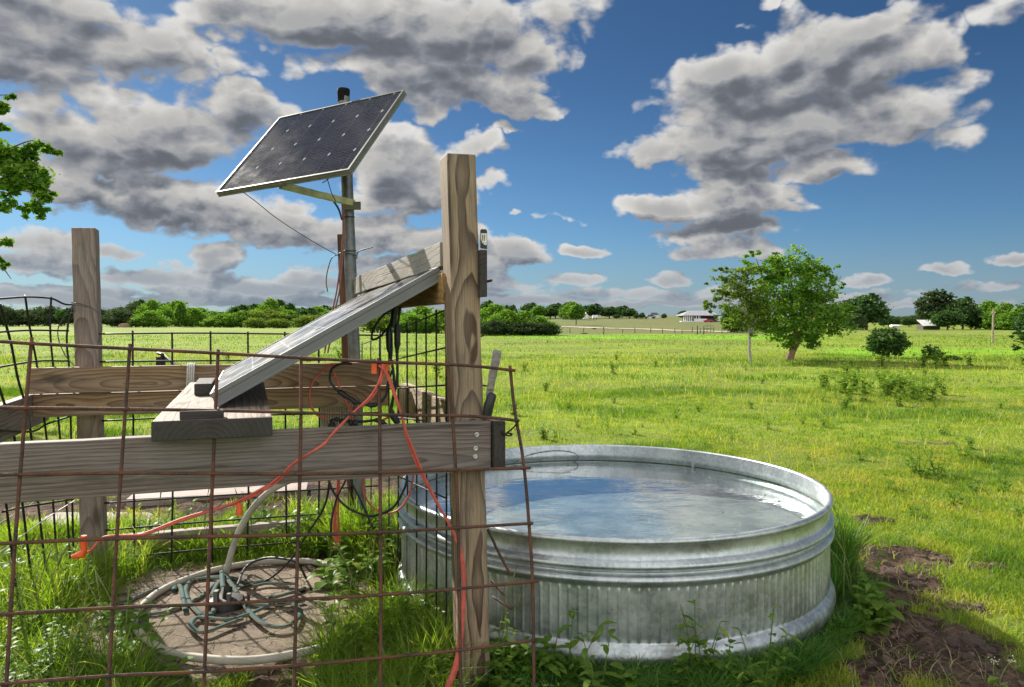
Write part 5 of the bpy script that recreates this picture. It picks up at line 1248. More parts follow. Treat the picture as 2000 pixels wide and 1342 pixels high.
def tree(name, loc, label, group, trunk_me, crown_me, sc=1., rz=0., cat='tree'):
    loc = Vector(loc); root = empty(name, loc); root.scale = (sc if isinstance(sc, tuple) else (sc,)*3); root.rotation_euler.z = rz; tag(root, label, cat, group)
    for nm, me in (('trunk', trunk_me), ('crown', crown_me)):
        if me is None: continue
        o = bpy.data.objects.new(nm, me); COL.objects.link(o); o.parent = root
    return root
# two trees in the pasture --------------------------------------------------
Yb = 29.0
def T(px, py, Y=Yb, dy=0., o=None):
    p = P(px, py, Y); return Vector((p.x-o.x, dy, p.z-o.z))
def mid_tree(name, base, Y, label, paths, lobes, nclump, per, ls, mat, bark, **kw):
    o = P(base[0], base[1], Y); o.z = float(gz(o.x, o.y))
    oo = P(base[0], base[1], Y)
    mb = trunk_mb([([T(x, y, Y, d, oo) for x, y, d in pts], r0, r1) for pts, r0, r1 in paths])
    lb = []
    for (x, y, dy, rx, ry) in lobes:
        c = T(x, y, Y, dy, oo); k = Y/F; lb.append((c.x, c.y, c.z, rx*k, (rx+ry)*.5*k, ry*k))
    cm = crown_mesh(hash(base) & 0xffff, lb, nclump, per, ls, mat, **kw)
    return tree(name, o, label, None, mb.mesh('trunk', [bark], True), cm)
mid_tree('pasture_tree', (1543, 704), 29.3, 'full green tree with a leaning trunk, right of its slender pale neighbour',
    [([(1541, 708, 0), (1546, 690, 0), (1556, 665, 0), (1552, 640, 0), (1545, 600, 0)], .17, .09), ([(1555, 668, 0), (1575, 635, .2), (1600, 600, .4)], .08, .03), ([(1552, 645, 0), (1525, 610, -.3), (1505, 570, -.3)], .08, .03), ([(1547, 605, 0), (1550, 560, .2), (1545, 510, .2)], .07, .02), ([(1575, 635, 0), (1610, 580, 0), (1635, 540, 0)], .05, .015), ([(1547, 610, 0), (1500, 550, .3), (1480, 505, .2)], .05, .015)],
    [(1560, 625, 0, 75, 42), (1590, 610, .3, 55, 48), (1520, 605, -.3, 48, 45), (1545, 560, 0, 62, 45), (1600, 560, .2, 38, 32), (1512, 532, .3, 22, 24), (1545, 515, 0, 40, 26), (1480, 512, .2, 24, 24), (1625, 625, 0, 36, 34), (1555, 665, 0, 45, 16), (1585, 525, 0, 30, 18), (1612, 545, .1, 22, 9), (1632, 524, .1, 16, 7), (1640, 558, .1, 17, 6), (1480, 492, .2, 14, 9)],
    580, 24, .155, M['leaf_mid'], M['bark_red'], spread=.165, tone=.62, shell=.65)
mid_tree('pasture_tree', (1467, 707), 28.3, 'slender open tree with pale forked trunk in the pasture, left of the full tree',
    [([(1467, 710, 0), (1464, 685, 0), (1464, 662, 0), (1462, 640, 0), (1452, 600, 0), (1438, 565, 0)], .065, .03), ([(1464, 660, 0), (1475, 630, .1), (1490, 600, .2), (1500, 575, .2)], .06, .02), ([(1455, 612, 0), (1425, 590, 0), (1395, 575, 0)], .03, .01), ([(1445, 580, 0), (1420, 550, 0), (1405, 530, 0)], .03, .01), ([(1464, 650, 0), (1462, 600, .2), (1460, 555, .2), (1455, 525, .1)], .04, .015), ([(1438, 565, 0), (1440, 540, 0), (1450, 520, 0)], .025, .01)],
    [(1450, 600, 0, 32, 34), (1475, 570, .1, 34, 32), (1430, 565, 0, 26, 20), (1405, 575, 0, 17, 9), (1388, 600, 0, 16, 9), (1415, 528, 0, 18, 6), (1408, 548, 0, 20, 7), (1385, 590, 0, 12, 6), (1455, 535, .1, 30, 14), (1490, 610, .2, 28, 30), (1470, 640, 0, 26, 14), (1440, 630, 0, 16, 15), (1425, 600, 0, 17, 10), (1384, 556, 0, 8, 6), (1400, 612, 0, 10, 5)],
    230, 16, .16, M['leaf_light'], M['bark_pale'], spread=.2, tone=.55)
mb_ = MB()
# bush, shrub and the tree cut by the right edge
mid_tree('round_bush', (1734, 698), 31.5, 'round dark green bush standing alone right of the two pasture trees',
    [([(1734, 700, 0), (1734, 685, 0), (1730, 660, 0)], .10, .03), ([(1735, 690, 0), (1750, 665, 0)], .05, .02), ([(1733, 690, 0), (1715, 668, 0)], .05, .02)],
    [(1734, 662, 0, 32, 22), (1718, 668, 0, 20, 20), (1752, 668, 0, 20, 18), (1734, 680, 0, 26, 13), (1710, 655, 0, 12, 10), (1757, 655, 0, 12, 10), (1700, 663, 0, 7, 5), (1768, 672, 0, 7, 6), (1734, 645, 0, 14, 6)], 240, 24, .13, M['leaf_dark'], M['bark'], spread=.18, tone=.6)
mid_tree('small_shrub', (1822, 702), 30, 'small dark ragged shrub in the lush strip right of the round bush',
    [([(1822, 704, 0), (1820, 690, 0), (1816, 674, 0)], .05, .02)],
    [(1815, 690, 0, 11, 13), (1830, 692, 0, 14, 9), (1817, 678, 0, 4, 8), (1808, 682, 0, 5, 7), (1828, 682, 0, 5, 7)], 90, 18, .10, M['leaf_dark'], M['bark'], tone=.55)
mid_tree('small_shrub', (1862, 704), 29.6, 'low dark shrub spreading just right of the ragged shrub',
    [([(1862, 705, 0), (1862, 700, 0)], .03, .02)], [(1860, 701, 0, 18, 5), (1872, 702, 0, 10, 4)], 45, 14, .09, M['leaf_dark'], M['bark'], tone=.5)
mid_tree('edge_tree', (2030, 700), 33, 'dark leafy tree cut off by the right edge beyond the pasture',
    [([(2030, 705, 0), (2028, 670, 0), (2035, 630, 0)], .14, .07), ([(2030, 675, 0), (2000, 655, 0), (1985, 650, 0)], .05, .015)],
    [(2030, 630, 0, 40, 35), (1998, 655, 0, 17, 14), (1985, 645, 0, 10, 6), (1995, 680, 0, 12, 10), (2040, 665, 0, 40, 25), (2000, 628, 0, 14, 12)], 200, 20, .17, M['leaf_dark'], M['bark'], tone=.6)

# tree reaching in from the left -------------------------------------------
def left_tree():
    Y = 14.0; base = Vector((-15.2, 14.6, 0)); base.z = float(gz(base.x, base.y))
    def W(px, py, d=0): p = P(px, py, Y+d); return Vector((p.x-base.x, p.y-base.y, p.z-base.z))
    br = [([Vector((0, 0, -.1)), Vector((.1, 0, 1.8)), Vector((.05, .05, 3.8)), Vector((-.1, .1, 6.4))], .30, .14),
          ([Vector((.08, 0, 2.6)), W(-330, 420), W(-180, 360), W(-60, 330), W(20, 345), W(70, 350)], .10, .012), ([W(-200, 365), W(-90, 400), W(0, 370), W(60, 375)], .03, .006),
          ([W(-330, 420), W(-160, 470), W(-50, 500), W(0, 520), W(22, 545)], .04, .006), ([W(-160, 470), W(-60, 465), W(0, 475), W(28, 474)], .02, .004),
          ([W(-300, 330), W(-150, 220), W(-50, 190), W(20, 185)], .05, .006), ([W(-60, 330), W(0, 300), W(60, 275), W(95, 285), W(122, 300)], .02, .004),
          ([Vector((0, .05, 4.2)), W(-420, 250), W(-300, 330)], .09, .05), ([Vector((-.1, .1, 6.2)), Vector((-1.3, .4, 8.2))], .1, .03), ([Vector((-.1, .1, 5.6)), Vector((.9, .8, 7.8))], .09, .03), ([Vector((0, 0, 3.4)), Vector((-2.4, -.6, 5.4))], .09, .03)]
    tm = trunk_mb(br).mesh('trunk', [M['bark']], True)
    k = Y/F; lb = []
    def lobe(px, py, rx, ry, d=0): c = W(px, py, d); lb.append((c.x, c.y, c.z, rx*k, (rx+ry)*.5*k, ry*k))
    for a in ((5, 300, 26, 30), (40, 300, 30, 16), (80, 290, 20, 9), (112, 300, 13, 7), (45, 345, 38, 32), (75, 360, 26, 20), (88, 385, 18, 16), (20, 360, 30, 25), (70, 405, 28, 14), (52, 425, 8, 9), (90, 340, 12, 8), (8, 395, 20, 16), (5, 205, 14, 16), (22, 188, 12, 6), (12, 215, 5, 9), (10, 250, 10, 10), (22, 245, 5, 6), (10, 475, 18, 7), (12, 520, 10, 9), (28, 545, 8, 16), (2, 508, 8, 6), (-60, 300, 50, 60), (-70, 400, 50, 40), (-60, 200, 40, 40), (-60, 490, 40, 20)): lobe(*a)
    n1 = len(lb)
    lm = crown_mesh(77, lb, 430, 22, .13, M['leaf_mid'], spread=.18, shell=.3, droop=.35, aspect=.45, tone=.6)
    tree('leafy_tree', base, 'leafy green tree whose drooping boughs reach in at the left edge', None, tm, lm)
    # upper and far part of the same crown is a second mesh of the crown
    cm = crown_mesh(78, [(-1.8, .5, 6.4, 2.4, 2.3, 1.8), (.3, 1.2, 7.6, 2.3, 2.3, 1.5), (-2.7, -.5, 5.2, 1.8, 1.8, 1.4), (-.8, 1., 8.6, 1.8, 1.8, 1.1)], 420, 20, .17, M['leaf_mid'], spread=.17, tone=.5)
    o = bpy.data.objects.new('crown', cm); COL.objects.link(o); o.parent = bpy.data.objects['leafy_tree']
left_tree()

# distant trees: a few kinds, copied ---------------------------------------
def far_kind(seed, lobes, mat, n=220, per=22, ls=.11, tone=.5, trunk=.28):
    tm = trunk_mb([([Vector((0, 0, -.02)), Vector((.01, 0, .2)), Vector((-.01, 0, .5))], .035, .015), ([Vector((0, 0, .22)), Vector((.12, .03, .5))], .016, .006), ([Vector((0, 0, .25)), Vector((-.14, -.03, .52))], .016, .006)]).mesh('trunk', [M['bark']], True)
    return tm, crown_mesh(seed, lobes, n, per, ls*.62, mat, spread=.2, tone=tone, aspect=.75)
K = {
 'round': far_kind(1, [(0, 0, .62, .34, .34, .30), (-.18, .05, .5, .22, .22, .2), (.2, -.05, .52, .22, .22, .22), (.02, 0, .82, .2, .2, .15)], M['leaf_mid']),
 'dark': far_kind(2, [(0, 0, .55, .36, .36, .34), (-.22, 0, .45, .24, .24, .25), (.22, .05, .48, .24, .24, .28), (.05, 0, .84, .2, .2, .14), (-.14, 0, .78, .16, .16, .12)], M['leaf_dark']),
 'broad': far_kind(3, [(-.25, 0, .5, .35, .3, .24), (.28, 0, .52, .34, .3, .26), (0, 0, .72, .36, .3, .22), (-.1, 0, .88, .2, .2, .10), (.32, 0, .3, .26, .26, .2), (-.3, 0, .28, .26, .26, .2)], M['leaf_dark'], tone=.7),
 'bush': far_kind(4, [(0, 0, .42, .5, .4, .40), (-.4, 0, .32, .32, .3, .30), (.42, 0, .34, .34, .3, .32), (.1, 0, .75, .25, .25, .2)], M['leaf_mid'], tone=.6),
 'pale': far_kind(5, [(0, 0, .44, .55, .4, .42), (-.42, 0, .36, .34, .3, .32), (.4, 0, .38, .36, .3, .34)], M['leaf_light'], tone=.6),
 'grey': far_kind(6, [(0, 0, .48, .5, .4, .42), (-.35, 0, .4, .35, .3, .34), (.4, 0, .42, .35, .3, .36), (.1, 0, .8, .2, .2, .16)], M['leaf_grey'], tone=.5),
 'open': far_kind(7, [(0, 0, .80, .30, .26, .13), (-.3, 0, .62, .26, .22, .13), (.28, 0, .6, .26, .22, .14), (.02, 0, .55, .3, .25, .16), (-.2, 0, .4, .3, .25, .14), (.25, 0, .38, .3, .25, .16)], M['leaf_grey'], tone=.45),
}
def far_tree(kind, px, base, top, wpx, Y, label, group, name='far_tree'):
    """base/top rows and width in photo pixels, at distance Y"""
    p = P(px, base, Y); zg = float(gz(p.x, p.y)); hgt = (H-(top-HY)/F*Y)-zg
    tm, cm = K[kind]; wid = wpx*Y/F
    r = random.uniform(0, 6.28)
    return tree(name, (p.x, p.y, zg), label, group, tm, cm, (wid/1.05, wid/1.05, hgt), 0 if kind in ('broad', 'open') else random.uniform(-.5, .5))
R_ = random.Random(5)
GL = 'trees of the far left tree line'
for i in range(34):   # far dark row, x 0..680
    x = -30+i*22+R_.uniform(-8, 8); top = 600+5*math.sin(i*.7)+R_.uniform(-7, 5)-(8 if 250 < x < 350 else 0)+(6 if 100 < x < 180 else 0)-(8 if x > 460 else 0)
    far_tree(R_.choice(('grey', 'grey', 'dark')) if x < 260 else R_.choice(('dark', 'bush', 'dark')), x, 638, top, R_.uniform(38, 60), 235+R_.uniform(-10, 25), 'dark tree in the back row of the tree line left of the steel pole' if x > 190 else 'grey-green tree in the hazier tree line at the far left', GL)
for x, top, w, kind in ((290, 606, 60, 'bush'), (325, 603, 44, 'round'), (352, 588, 26, 'round'), (375, 600, 52, 'bush'), (430, 612, 56, 'bush'), (470, 606, 60, 'bush'), (520, 600, 70, 'pale'), (560, 605, 60, 'bush'), (640, 606, 70, 'bush'), (230, 604, 60, 'grey'), (600, 600, 60, 'dark')):
    far_tree(kind, x, 640, top, w, 195+R_.uniform(-8, 12), 'bushy green tree in the front row of the tree line behind the pen', GL)
for x, top, w in ((543, 620, 36), (500, 618, 34), (607, 612, 50), (668, 612, 56)):
    far_tree('pale', x, 641, top, w, 165, 'round pale green bush standing out before the tree line behind the pen', GL, 'far_bush')
GM = 'trees right of the tall post'
for x, top, w, kind, b, Y in ((760, 600, 80, 'dark', 652, 120), (820, 596, 70, 'bush', 652, 110), (740, 610, 60, 'pale', 654, 100), (800, 612, 66, 'bush', 655, 95), (855, 604, 60, 'bush', 655, 95), (905, 598, 60, 'bush', 655, 92),
                  (960, 592, 70, 'bush', 656, 88), (985, 604, 64, 'bush', 656, 84), (1020, 606, 56, 'bush', 656, 84), (1050, 616, 60, 'bush', 656, 83), (1030, 628, 64, 'grey', 657, 82), (1068, 630, 40, 'grey', 657, 82), (960, 624, 50, 'grey', 657, 82)):
    far_tree(kind, x, b, top, w, Y, 'bushy green tree in the thicket at the field edge behind the tall brown post', GM)
for x, top, w, kind in ((952, 585, 40, 'dark'), (985, 595, 40, 'dark'), (1000, 594, 26, 'dark'), (1035, 590, 44, 'dark'), (1052, 596, 40, 'round'), (1085, 591, 42, 'dark'), (1110, 588, 34, 'dark'), (1140, 596, 34, 'dark'), (1160, 592, 46, 'dark'), (1190, 598, 40, 'dark'), (1215, 596, 40, 'dark'), (1230, 602, 34, 'dark'), (1075, 598, 40, 'dark')):
    far_tree(kind, x, 622, top, w, 300+R_.uniform(-5, 15), 'dark tree in the wood on the hill left of the farm buildings', 'dark trees on the hill')
far_tree('round', 1125, 636, 592, 40, 190, 'round green tree with a bare trunk on the hill beside the gravel road', None, 'hill_tree')
far_tree('bush', 1115, 624, 588, 34, 280, 'tall pointed green tree rising behind the round hill tree', None, 'hill_tree')
for x, b, t_, w, lab in ((1254, 623, 610, 13, 'small dark tree on the hill left of the parked grey car'), (1297, 623, 612, 12, 'small dark tree alone on the hilltop between the grey car and the farmhouse'), (1334, 623, 606, 22, 'dark round tree just behind the left end of the farmhouse'), (1370, 618, 608, 14, 'small dark tree top showing over the farmhouse roof'), (1243, 622, 612, 12, 'small dark tree at the end of the hill wood'), (1205, 622, 614, 16, 'low brownish shrub before the hill wood')):
    far_tree('dark', x, b, t_, w, 290, lab, None, 'hill_tree')
far_tree('dark', 1161, 652, 641, 9, 130, 'small dark shrub beside the gravel road', None, 'hill_shrub')
far_tree('grey', 1141, 655, 650, 10, 92, 'tiny shrub at the foot of the hill', None, 'hill_shrub')
for x, b, t_, w, kind in ((1430, 648, 596, 50, 'dark'), (1450, 650, 600, 60, 'bush')):
    far_tree(kind, x, b, t_, w, 105, 'dark tree behind the slender pasture tree', 'trees behind the pasture trees')
GR = 'trees along the right edge of the far field'
far_tree('dark', 1692, 645, 571, 84, 130, 'big dark round tree right of the full pasture tree', None, 'field_tree')
far_tree('dark', 1655, 645, 582, 60, 134, 'dark tree just behind the full pasture tree', None, 'field_tree')
far_tree('grey', 1672, 646, 612, 30, 126, 'brownish low tree at the foot of the big dark round tree', None, 'field_tree')
far_tree('open', 1833, 643, 562, 86, 140, 'tall flat-topped dark tree behind the white-roofed shed', None, 'field_tree')
far_tree('dark', 1880, 643, 578, 62, 136, 'dense dark tree immediately right of the flat-topped tree', None, 'field_tree')
far_tree('dark', 1850, 644, 604, 70, 130, 'low dark bushes at the foot of the flat-topped tree', None, 'field_tree')
for x, t_, w, kind in ((1925, 586, 56, 'bush'), (1958, 590, 50, 'bush'), (1990, 596, 60, 'bush'), (1905, 604, 50, 'dark'), (1985, 612, 50, 'bush'), (2030, 590, 70, 'bush'), (1940, 612, 60, 'grey')):
    far_tree(kind, x, 644, t_, w, 132+R_.uniform(-6, 10), 'green tree in the row behind the utility pole', GR)
for x, t_, w in ((1735, 616, 24), (1750, 618, 30), (1775, 618, 34), (1795, 612, 36), (1815, 616, 30), (1725, 622, 20)):
    far_tree('dark', x, 640, t_, w, 180+R_.uniform(-5, 20), 'low distant tree in the gap between the big right-hand trees', GR)
for i in range(16): 
    x = 1660+i*24; far_tree('grey', x, 634, 618+R_.uniform(-3, 3), 40, 330+R_.uniform(-10, 10), 'hazy tree of the farthest wood on the right horizon', GR)

# ================================================================ FARM BUILDINGS AND HILL
def gp(px, Y, dz=0.): p = P(px, 0, Y); return Vector((p.x, p.y, float(gz(p.x, p.y))+dz))
def bx_(mb, c, s, rz=0.): mb.box(c, s, Matrix.Rotation(rz, 3, 'Z'))
def kidw(mb, nm, mat, root): return mb.build(nm, mat, root)
Yh = 242.; k = Yh/F
hc = gp(1370, Yh); fh = empty('farmhouse', hc); tag(fh, 'low white farmhouse with grey roof and a pillared porch on the hill', 'house')
zb = hc.z+.1
w = 66*k; mb = MB(); mb.box((gp(1366, Yh).x+1.2, Yh+3.5, zb+1.1), (w-1.5, 6, 2.3)); kidw(mb, 'wall', M['darkwall'], fh)
mb = MB(); x0 = P(1331, 0, Yh).x; x1 = P(1397, 0, Yh).x; e0 = zb+2.05; rd = zb+3.55
mb.add([(x0-.3, Yh-2.6, e0), (x1+.3, Yh-2.6, e0), (x1+.3, Yh+7, e0), (x0-.3, Yh+7, e0), (x0+3., Yh+2.2, rd), (x1-.6, Yh+2.2, rd), (x0-.3, Yh-2.6, e0-.2), (x1+.3, Yh-2.6, e0-.2), (x1+.3, Yh+7, e0-.2), (x0-.3, Yh+7, e0-.2)],
       [(0, 1, 5, 4), (2, 3, 4, 5), (1, 2, 5), (3, 0, 4), (6, 7, 1, 0), (7, 8, 2, 1), (8, 9, 3, 2), (9, 6, 0, 3), (9, 8, 7, 6)]); kidw(mb, 'roof', M['roof'], fh)
mb = MB(); mb.box(((x0+x1)/2-2, Yh-1.2, zb-.02), ((x1-x0)*.75, 2.6, .36)); kidw(mb, 'porch_deck', M['whitewall'], fh)
for i in range(7):
    mb = MB(); mb.box((x0+.3+i*.62*(1 if i < 5 else 1.3), Yh-2.2, zb+1.0), (.26, .26, 2.0)); kidw(mb, 'porch_pillar', M['whitewall'], fh)
mb = MB(); mb.box((x0+5.6, Yh-2.3, zb+.55), (4.2, .08, .7)); kidw(mb, 'porch_railing', M['whitewall'], fh)
for dx in (4.2, 6.0):
    mb = MB(); mb.box((x0+dx, Yh+.47, zb+1.25), (.9, .1, .9)); kidw(mb, 'window', M['whitewall'], fh)
wg = empty('shed', gp(1400, Yh+4)); tag(wg, 'dark shed with a white door at the right end of the farmhouse', 'shed')
mb = MB(); c = gp(1400, Yh+3, 1.05); mb.box(c, (3.6, 4, 2.2)); kidw(mb, 'wall', M['darkwall'], wg)
mb = MB(); mb.box(gp(1406.5, Yh+.8, 1.0), (10.5*k, .3, 1.75)); kidw(mb, 'door', M['whitewall'], wg)
def car(name, px, Y, L, mat, label, rz=0., cat='car'):
    b = gp(px, Y); root = empty(name, b); tag(root, label, cat); root.rotation_euler.z = rz
    s = L/4.6
    prof = [(-2.3, .35), (-2.3, .85), (-1.9, .95), (-1.3, 1.0), (-.7, 1.5), (1.0, 1.52), (1.7, 1.0), (2.25, .9), (2.3, .35)]
    mb = MB(); n_ = len(prof); vs = [Vector((x*s, y*s, z*s)) for y in (-.85, .85) for x, z in prof]
    mb.add(vs, [tuple(range(n_)), tuple(range(2*n_-1, n_-1, -1))]+[(i, i+n_, (i+1) % n_+n_, (i+1) % n_) for i in range(n_)])
    def kd(m_, nm, mt_): q = m_.build(nm, mt_); q.parent = root
    kd(mb, 'body', mat)
    for y in (-.86, .86):
        m_ = MB(); m_.add([Vector((x*s, y*s, z*s)) for x, z in ((-1.1, 1.05), (-.65, 1.42), (.95, 1.44), (1.45, 1.05))], [(0, 1, 2, 3)]); kd(m_, 'side_window', M['glass'])
        for x in (-1.4, 1.4):
            m_ = MB(); m_.tube([Vector((x*s, (y-.08)*s, .33*s)), Vector((x*s, (y+.08)*s, .33*s))], .33*s, 14); kd(m_, 'wheel', M['tyre'])
    return root
car('parked_car', 1383.5, 234, 3.1, M['redpaint'], 'red car parked in front of the farmhouse porch', .1)
car('parked_car', 1269, 300, 5.0, M['silver'], 'grey car parked on the hilltop left of the farmhouse')
wb = empty('farm_shed', gp(1275, 305)); tag(wb, 'low dark roofed farm shed behind the grey car on the hilltop', 'shed')
mb = MB(); mb.box(gp(1277, 308, .7), (3.2, 3, 1.4)); kidw(mb, 'wall', M['whitewall'], wb)
mb = MB(); c = gp(1277, 308, 1.4); mb.add([c+Vector(q) for q in ((-1.9, -1.8, 0), (1.9, -1.8, 0), (1.9, 1.8, 0), (-1.9, 1.8, 0), (-1.2, 0, .9), (1.2, 0, .9))], [(0, 1, 5, 4), (2, 3, 4, 5), (1, 2, 5), (3, 0, 4), (3, 2, 1, 0)]); kidw(mb, 'roof', M['darkwall'], wb)
wt = empty('white_trailer', gp(1162, 285)); tag(wt, 'small white box trailer on the hill right of the round tree', 'trailer')
mb = MB(); mb.box(gp(1162, 285, .85), (2.0, 1.8, 1.1)); o = kidw(mb, 'body', M['whitewall'], wt)
mb = MB(); c = gp(1162, 285, 1.4); mb.add([c+Vector(q) for q in ((-1.02, -.92, 0), (1.02, -.92, 0), (1.02, .92, 0), (-1.02, .92, 0), (-.8, -.7, .14), (.8, -.7, .14), (.8, .7, .14), (-.8, .7, .14))], [(0, 1, 5, 4), (1, 2, 6, 5), (2, 3, 7, 6), (3, 0, 4, 7), (4, 5, 6, 7)]); kidw(mb, 'roof', M['whitewall'], wt)
for dx in (-.5, .5):
    mb = MB(); c = gp(1162, 285, .28); mb.tube([c+Vector((dx, -.9, 0)), c+Vector((dx, -.7, 0))], .28, 12); kidw(mb, 'wheel', M['tyre'], wt)
gh_ = empty('white_cottage', gp(1144, 292)); tag(gh_, 'white gabled cottage peeping out right of the round hill tree', 'house')
mb = MB(); c = gp(1144, 292)
mb.add([c+Vector(q) for q in ((-1., -1.5, 0), (1., -1.5, 0), (1., 1.5, 0), (-1., 1.5, 0), (-1., -1.5, 1.2), (1., -1.5, 1.2), (1., 1.5, 1.2), (-1., 1.5, 1.2), (0, -1.5, 2.5), (0, 1.5, 2.5))],
       [(0, 1, 5, 8, 4), (2, 3, 7, 9, 6), (1, 2, 6, 5), (3, 0, 4, 7)]); kidw(mb, 'wall', M['whitewall'], gh_)
mb = MB(); mb.add([c+Vector(q) for q in ((-1.15, -1.65, 1.05), (0, -1.65, 2.6), (1.15, -1.65, 1.05), (-1.15, 1.65, 1.05), (0, 1.65, 2.6), (1.15, 1.65, 1.05))], [(0, 1, 4, 3), (1, 2, 5, 4)]); kidw(mb, 'roof', M['roof_white'], gh_)
# shed under the big trees at right
sh = empty('field_shed', gp(1812, 133)); tag(sh, 'shed with a bright white sloping roof under the flat-topped tree', 'shed')
mb = MB(); mb.box(gp(1812, 134, .45), (2.9, 2.2, .95)); kidw(mb, 'wall', M['fencepost'], sh)
mb = MB(); c = gp(1812, 133, .75); mb.add([c+Vector(q) for q in ((-1.5, -1.3, 0), (1.5, -1.3, 0), (1.25, 1.2, 1.05), (-1.35, 1.2, 1.05), (-1.5, -1.3, -.06), (1.5, -1.3, -.06), (1.25, 1.2, .99), (-1.35, 1.2, .99))], [(0, 1, 2, 3), (7, 6, 5, 4), (4, 5, 1, 0), (5, 6, 2, 1), (6, 7, 3, 2), (7, 4, 0, 3)]); kidw(mb, 'roof', M['roof_white'], sh)
s2 = empty('field_shed', gp(1748, 150)); tag(s2, 'tiny white low shed between the big dark tree and the white-roofed shed', 'shed')
mb = MB(); mb.box(gp(1748, 150, .3), (1.5, 1.2, .6)); kidw(mb, 'wall', M['whitewall'], s2)
mb = MB(); c = gp(1748, 150, .6); mb.add([c+Vector(q) for q in ((-.85, -.7, 0), (.85, -.7, 0), (.85, .7, 0), (-.85, .7, 0), (-.7, 0, .3), (.7, 0, .3))], [(0, 1, 5, 4), (2, 3, 4, 5), (1, 2, 5), (3, 0, 4)]); kidw(mb, 'roof', M['roof_white'], s2)
# hay mound far left
mb = MB(); c = gp(244, 190); mb.lathe([(1.75, -.1), (1.7, .5), (1.35, .95), (.7, 1.25), (.01, 1.3)], (0, 0, 0), 24)
o = mb.build('hay_mound', M['hay'], None, True); o.location = c; o.scale = (1, .8, .85); tag(o, 'brown heap of hay in the far field right of the left post', 'hay heap')
# gravel road across the hill
rd_ = []
pts = [(1070, 632, 178), (1094, 636, 165), (1130, 639, 157), (1170, 643, 146), (1230, 647.5, 135), (1300, 651, 125), (1370, 654.5, 115), (1440, 658, 106), (1500, 660, 100)]
mb = MB(); cl_ = catmull([gp(x, Y, 0) for x, y, Y in pts], 10)
vs = []
for i, p in enumerate(cl_):
    t = (cl_[min(i+1, len(cl_)-1)]-cl_[max(i-1, 0)]); t.z = 0; t.normalize(); s = Vector((-t.y, t.x, 0))
    for sgn in (-1, -.33, .33, 1):
        q = p+s*sgn*1.7; q.z = float(gz(q.x, q.y))+.06+(.04 if abs(sgn) < .5 else 0); vs.append(q)
mb.add(vs, [(i*4+j, i*4+j+1, i*4+j+5, i*4+j+4) for i in range(len(cl_)-1) for j in range(3)])
tag(mb.build('gravel_road', M['road'], None, True), kind='structure')
# posts along the foot of the hill
GF = 'fence posts at the foot of the hill'
def fpost(px, Y, hpx, wpx, mat, label, group, cat='post', name='fence_post'):
    p = gp(px, Y); h = hpx*Y/F; r = max(wpx*Y/F/2, .05)
    mb = MB(); mb.tube([Vector((0, 0, -.1)), Vector((.01, 0, h*.5)), Vector((0, 0, h*.98)), Vector((0, 0, h))], [r, r*.97, r*.92, r*.7], 8)
    o = mb.build(name, mat, None, True); o.location = p; tag(o, label, cat, group); return o
fpost(1362, 88, 18, 2.6, M['fencepost'], 'stout dark gate post left of the pair before the farmhouse hill', GF); fpost(1374.5, 88, 17, 2.4, M['fencepost'], 'stout dark gate post right of the pair before the farmhouse hill', GF)
fpost(1179, 89, 15, 2.0, M['fencepost'], 'dark corner post standing below the gravel road', GF)
for x in (1113, 1140, 1216, 1240, 1271, 1294, 1318, 1332, 1352, 1368, 1394, 1410, 1422):
    fpost(x, 95+R_.uniform(-4, 10), R_.uniform(8, 13), 1.0, M['fencepost'], 'thin fence post in the line along the foot of the hill', GF)
fpost(1245, 320, 8, .6, M['palepost'], 'thin distant pole on the hilltop skyline', None, 'pole', 'distant_pole')
gt = MB()
for z in (.35, .7, 1.05):
    gt.tube([gp(1376, 88.2, z), gp(1394, 88.5, z)], .03, 6)
for x in (1381, 1388): gt.tube([gp(x, 88.25, .25), gp(x, 88.25, 1.1)], .03, 6)
single(gt.build('field_gate', M['fencepost'], None, True), 'grey bar gate hung right of the two stout gate posts', 'gate')
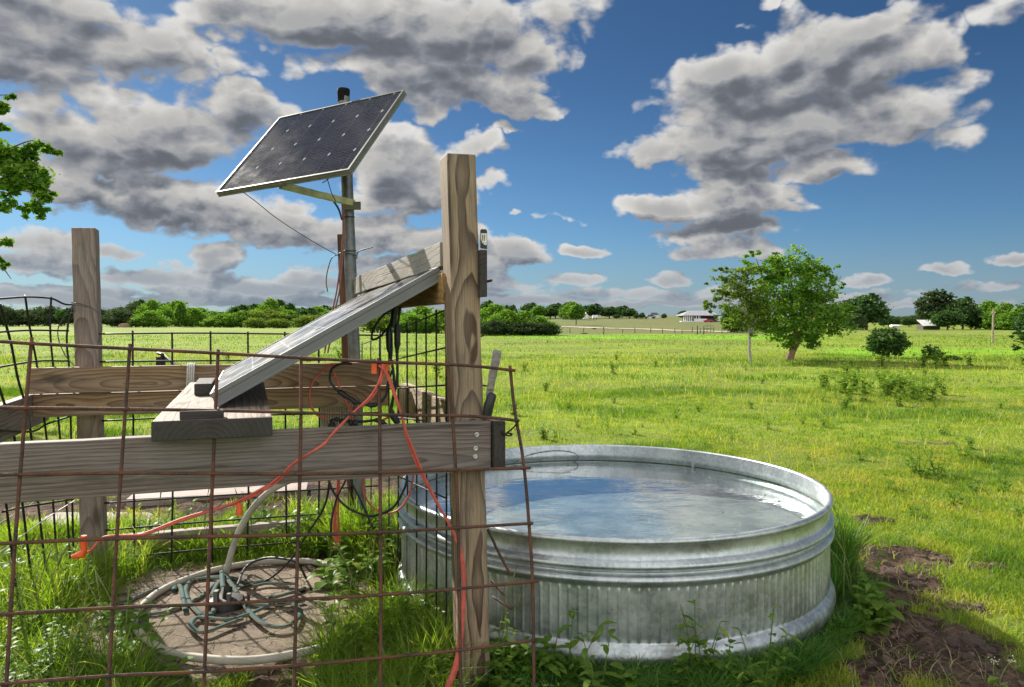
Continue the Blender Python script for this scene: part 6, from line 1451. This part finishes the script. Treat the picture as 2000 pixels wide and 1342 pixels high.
up_ = empty('utility_pole', gp(1939, 53)); tag(up_, 'wooden utility pole standing in the bright field at the right', 'utility pole')
p = gp(1938.5, 53); top = P(1940.5, 604, 53)
mb = MB(); mb.tube([p-UZ*.1, p.lerp(top, .5), top], [.075, .068, .055], 10); kidw(mb, 'shaft', M['palepost'], up_)
mb = MB(); mb.box(top-UZ*.28, (.26, .05, .05)); kidw(mb, 'crossarm', M['palepost'], up_)
for dx in (-.11, .11):
    mb = MB(); mb.lathe([(.001, .07), (.02, .06), (.028, .03), (.018, 0)], top+Vector((dx, 0, -.255)), 8); kidw(mb, 'insulator', M['whitewall'], up_)
# worn dirt clods beside the tank
GC = 'clods on the churned mud'
for i, (x, y, s) in enumerate(((1745, 1118, .06), (1762, 1122, .05), (1790, 1140, .07), (1880, 1165, .05), (1905, 1110, .05), (1850, 1095, .04), (1900, 1250, .09), (1860, 1255, .08), (1800, 1240, .06), (1930, 1270, .07), (1890, 1290, .05), (1760, 1290, .05), (1840, 1310, .06), (1700, 1300, .05), (1740, 1020, .05), (1760, 1050, .05), (1775, 1205, .05), (1820, 1195, .06))):
    c = G(x, y); c.z = float(gz(c.x, c.y)); mb = MB(); r = random.Random(i)
    bm = bmesh.new(); bmesh.ops.create_icosphere(bm, subdivisions=3, radius=1)
    for v_ in bm.verts:
        d = v_.co.normalized(); v_.co = d*(1+.45*mnoise.noise(d*1.7+Vector((i*3., 0, 0)))+.22*mnoise.noise(d*4.5+Vector((0, i*5., 0))))
    me = bpy.data.meshes.new('mud_clod'); bm.to_mesh(me); bm.free(); me.polygons.foreach_set('use_smooth', [True]*len(me.polygons))
    o = link('mud_clod', me, M['mud']) if 'mud' in M else link('mud_clod', me, M.setdefault('mud', simple('dark_mud', (.07, .048, .038), .95, 0, .4, 25., 1.)))
    o.location = c; o.scale = (s*r.uniform(.45, .8), s*r.uniform(.4, .6), s*r.uniform(.25, .4)); o.rotation_euler.z = r.uniform(0, 6)
    tag(o, 'dark lump of mud on the churned ground right of the water tank', 'mud clod', GC)
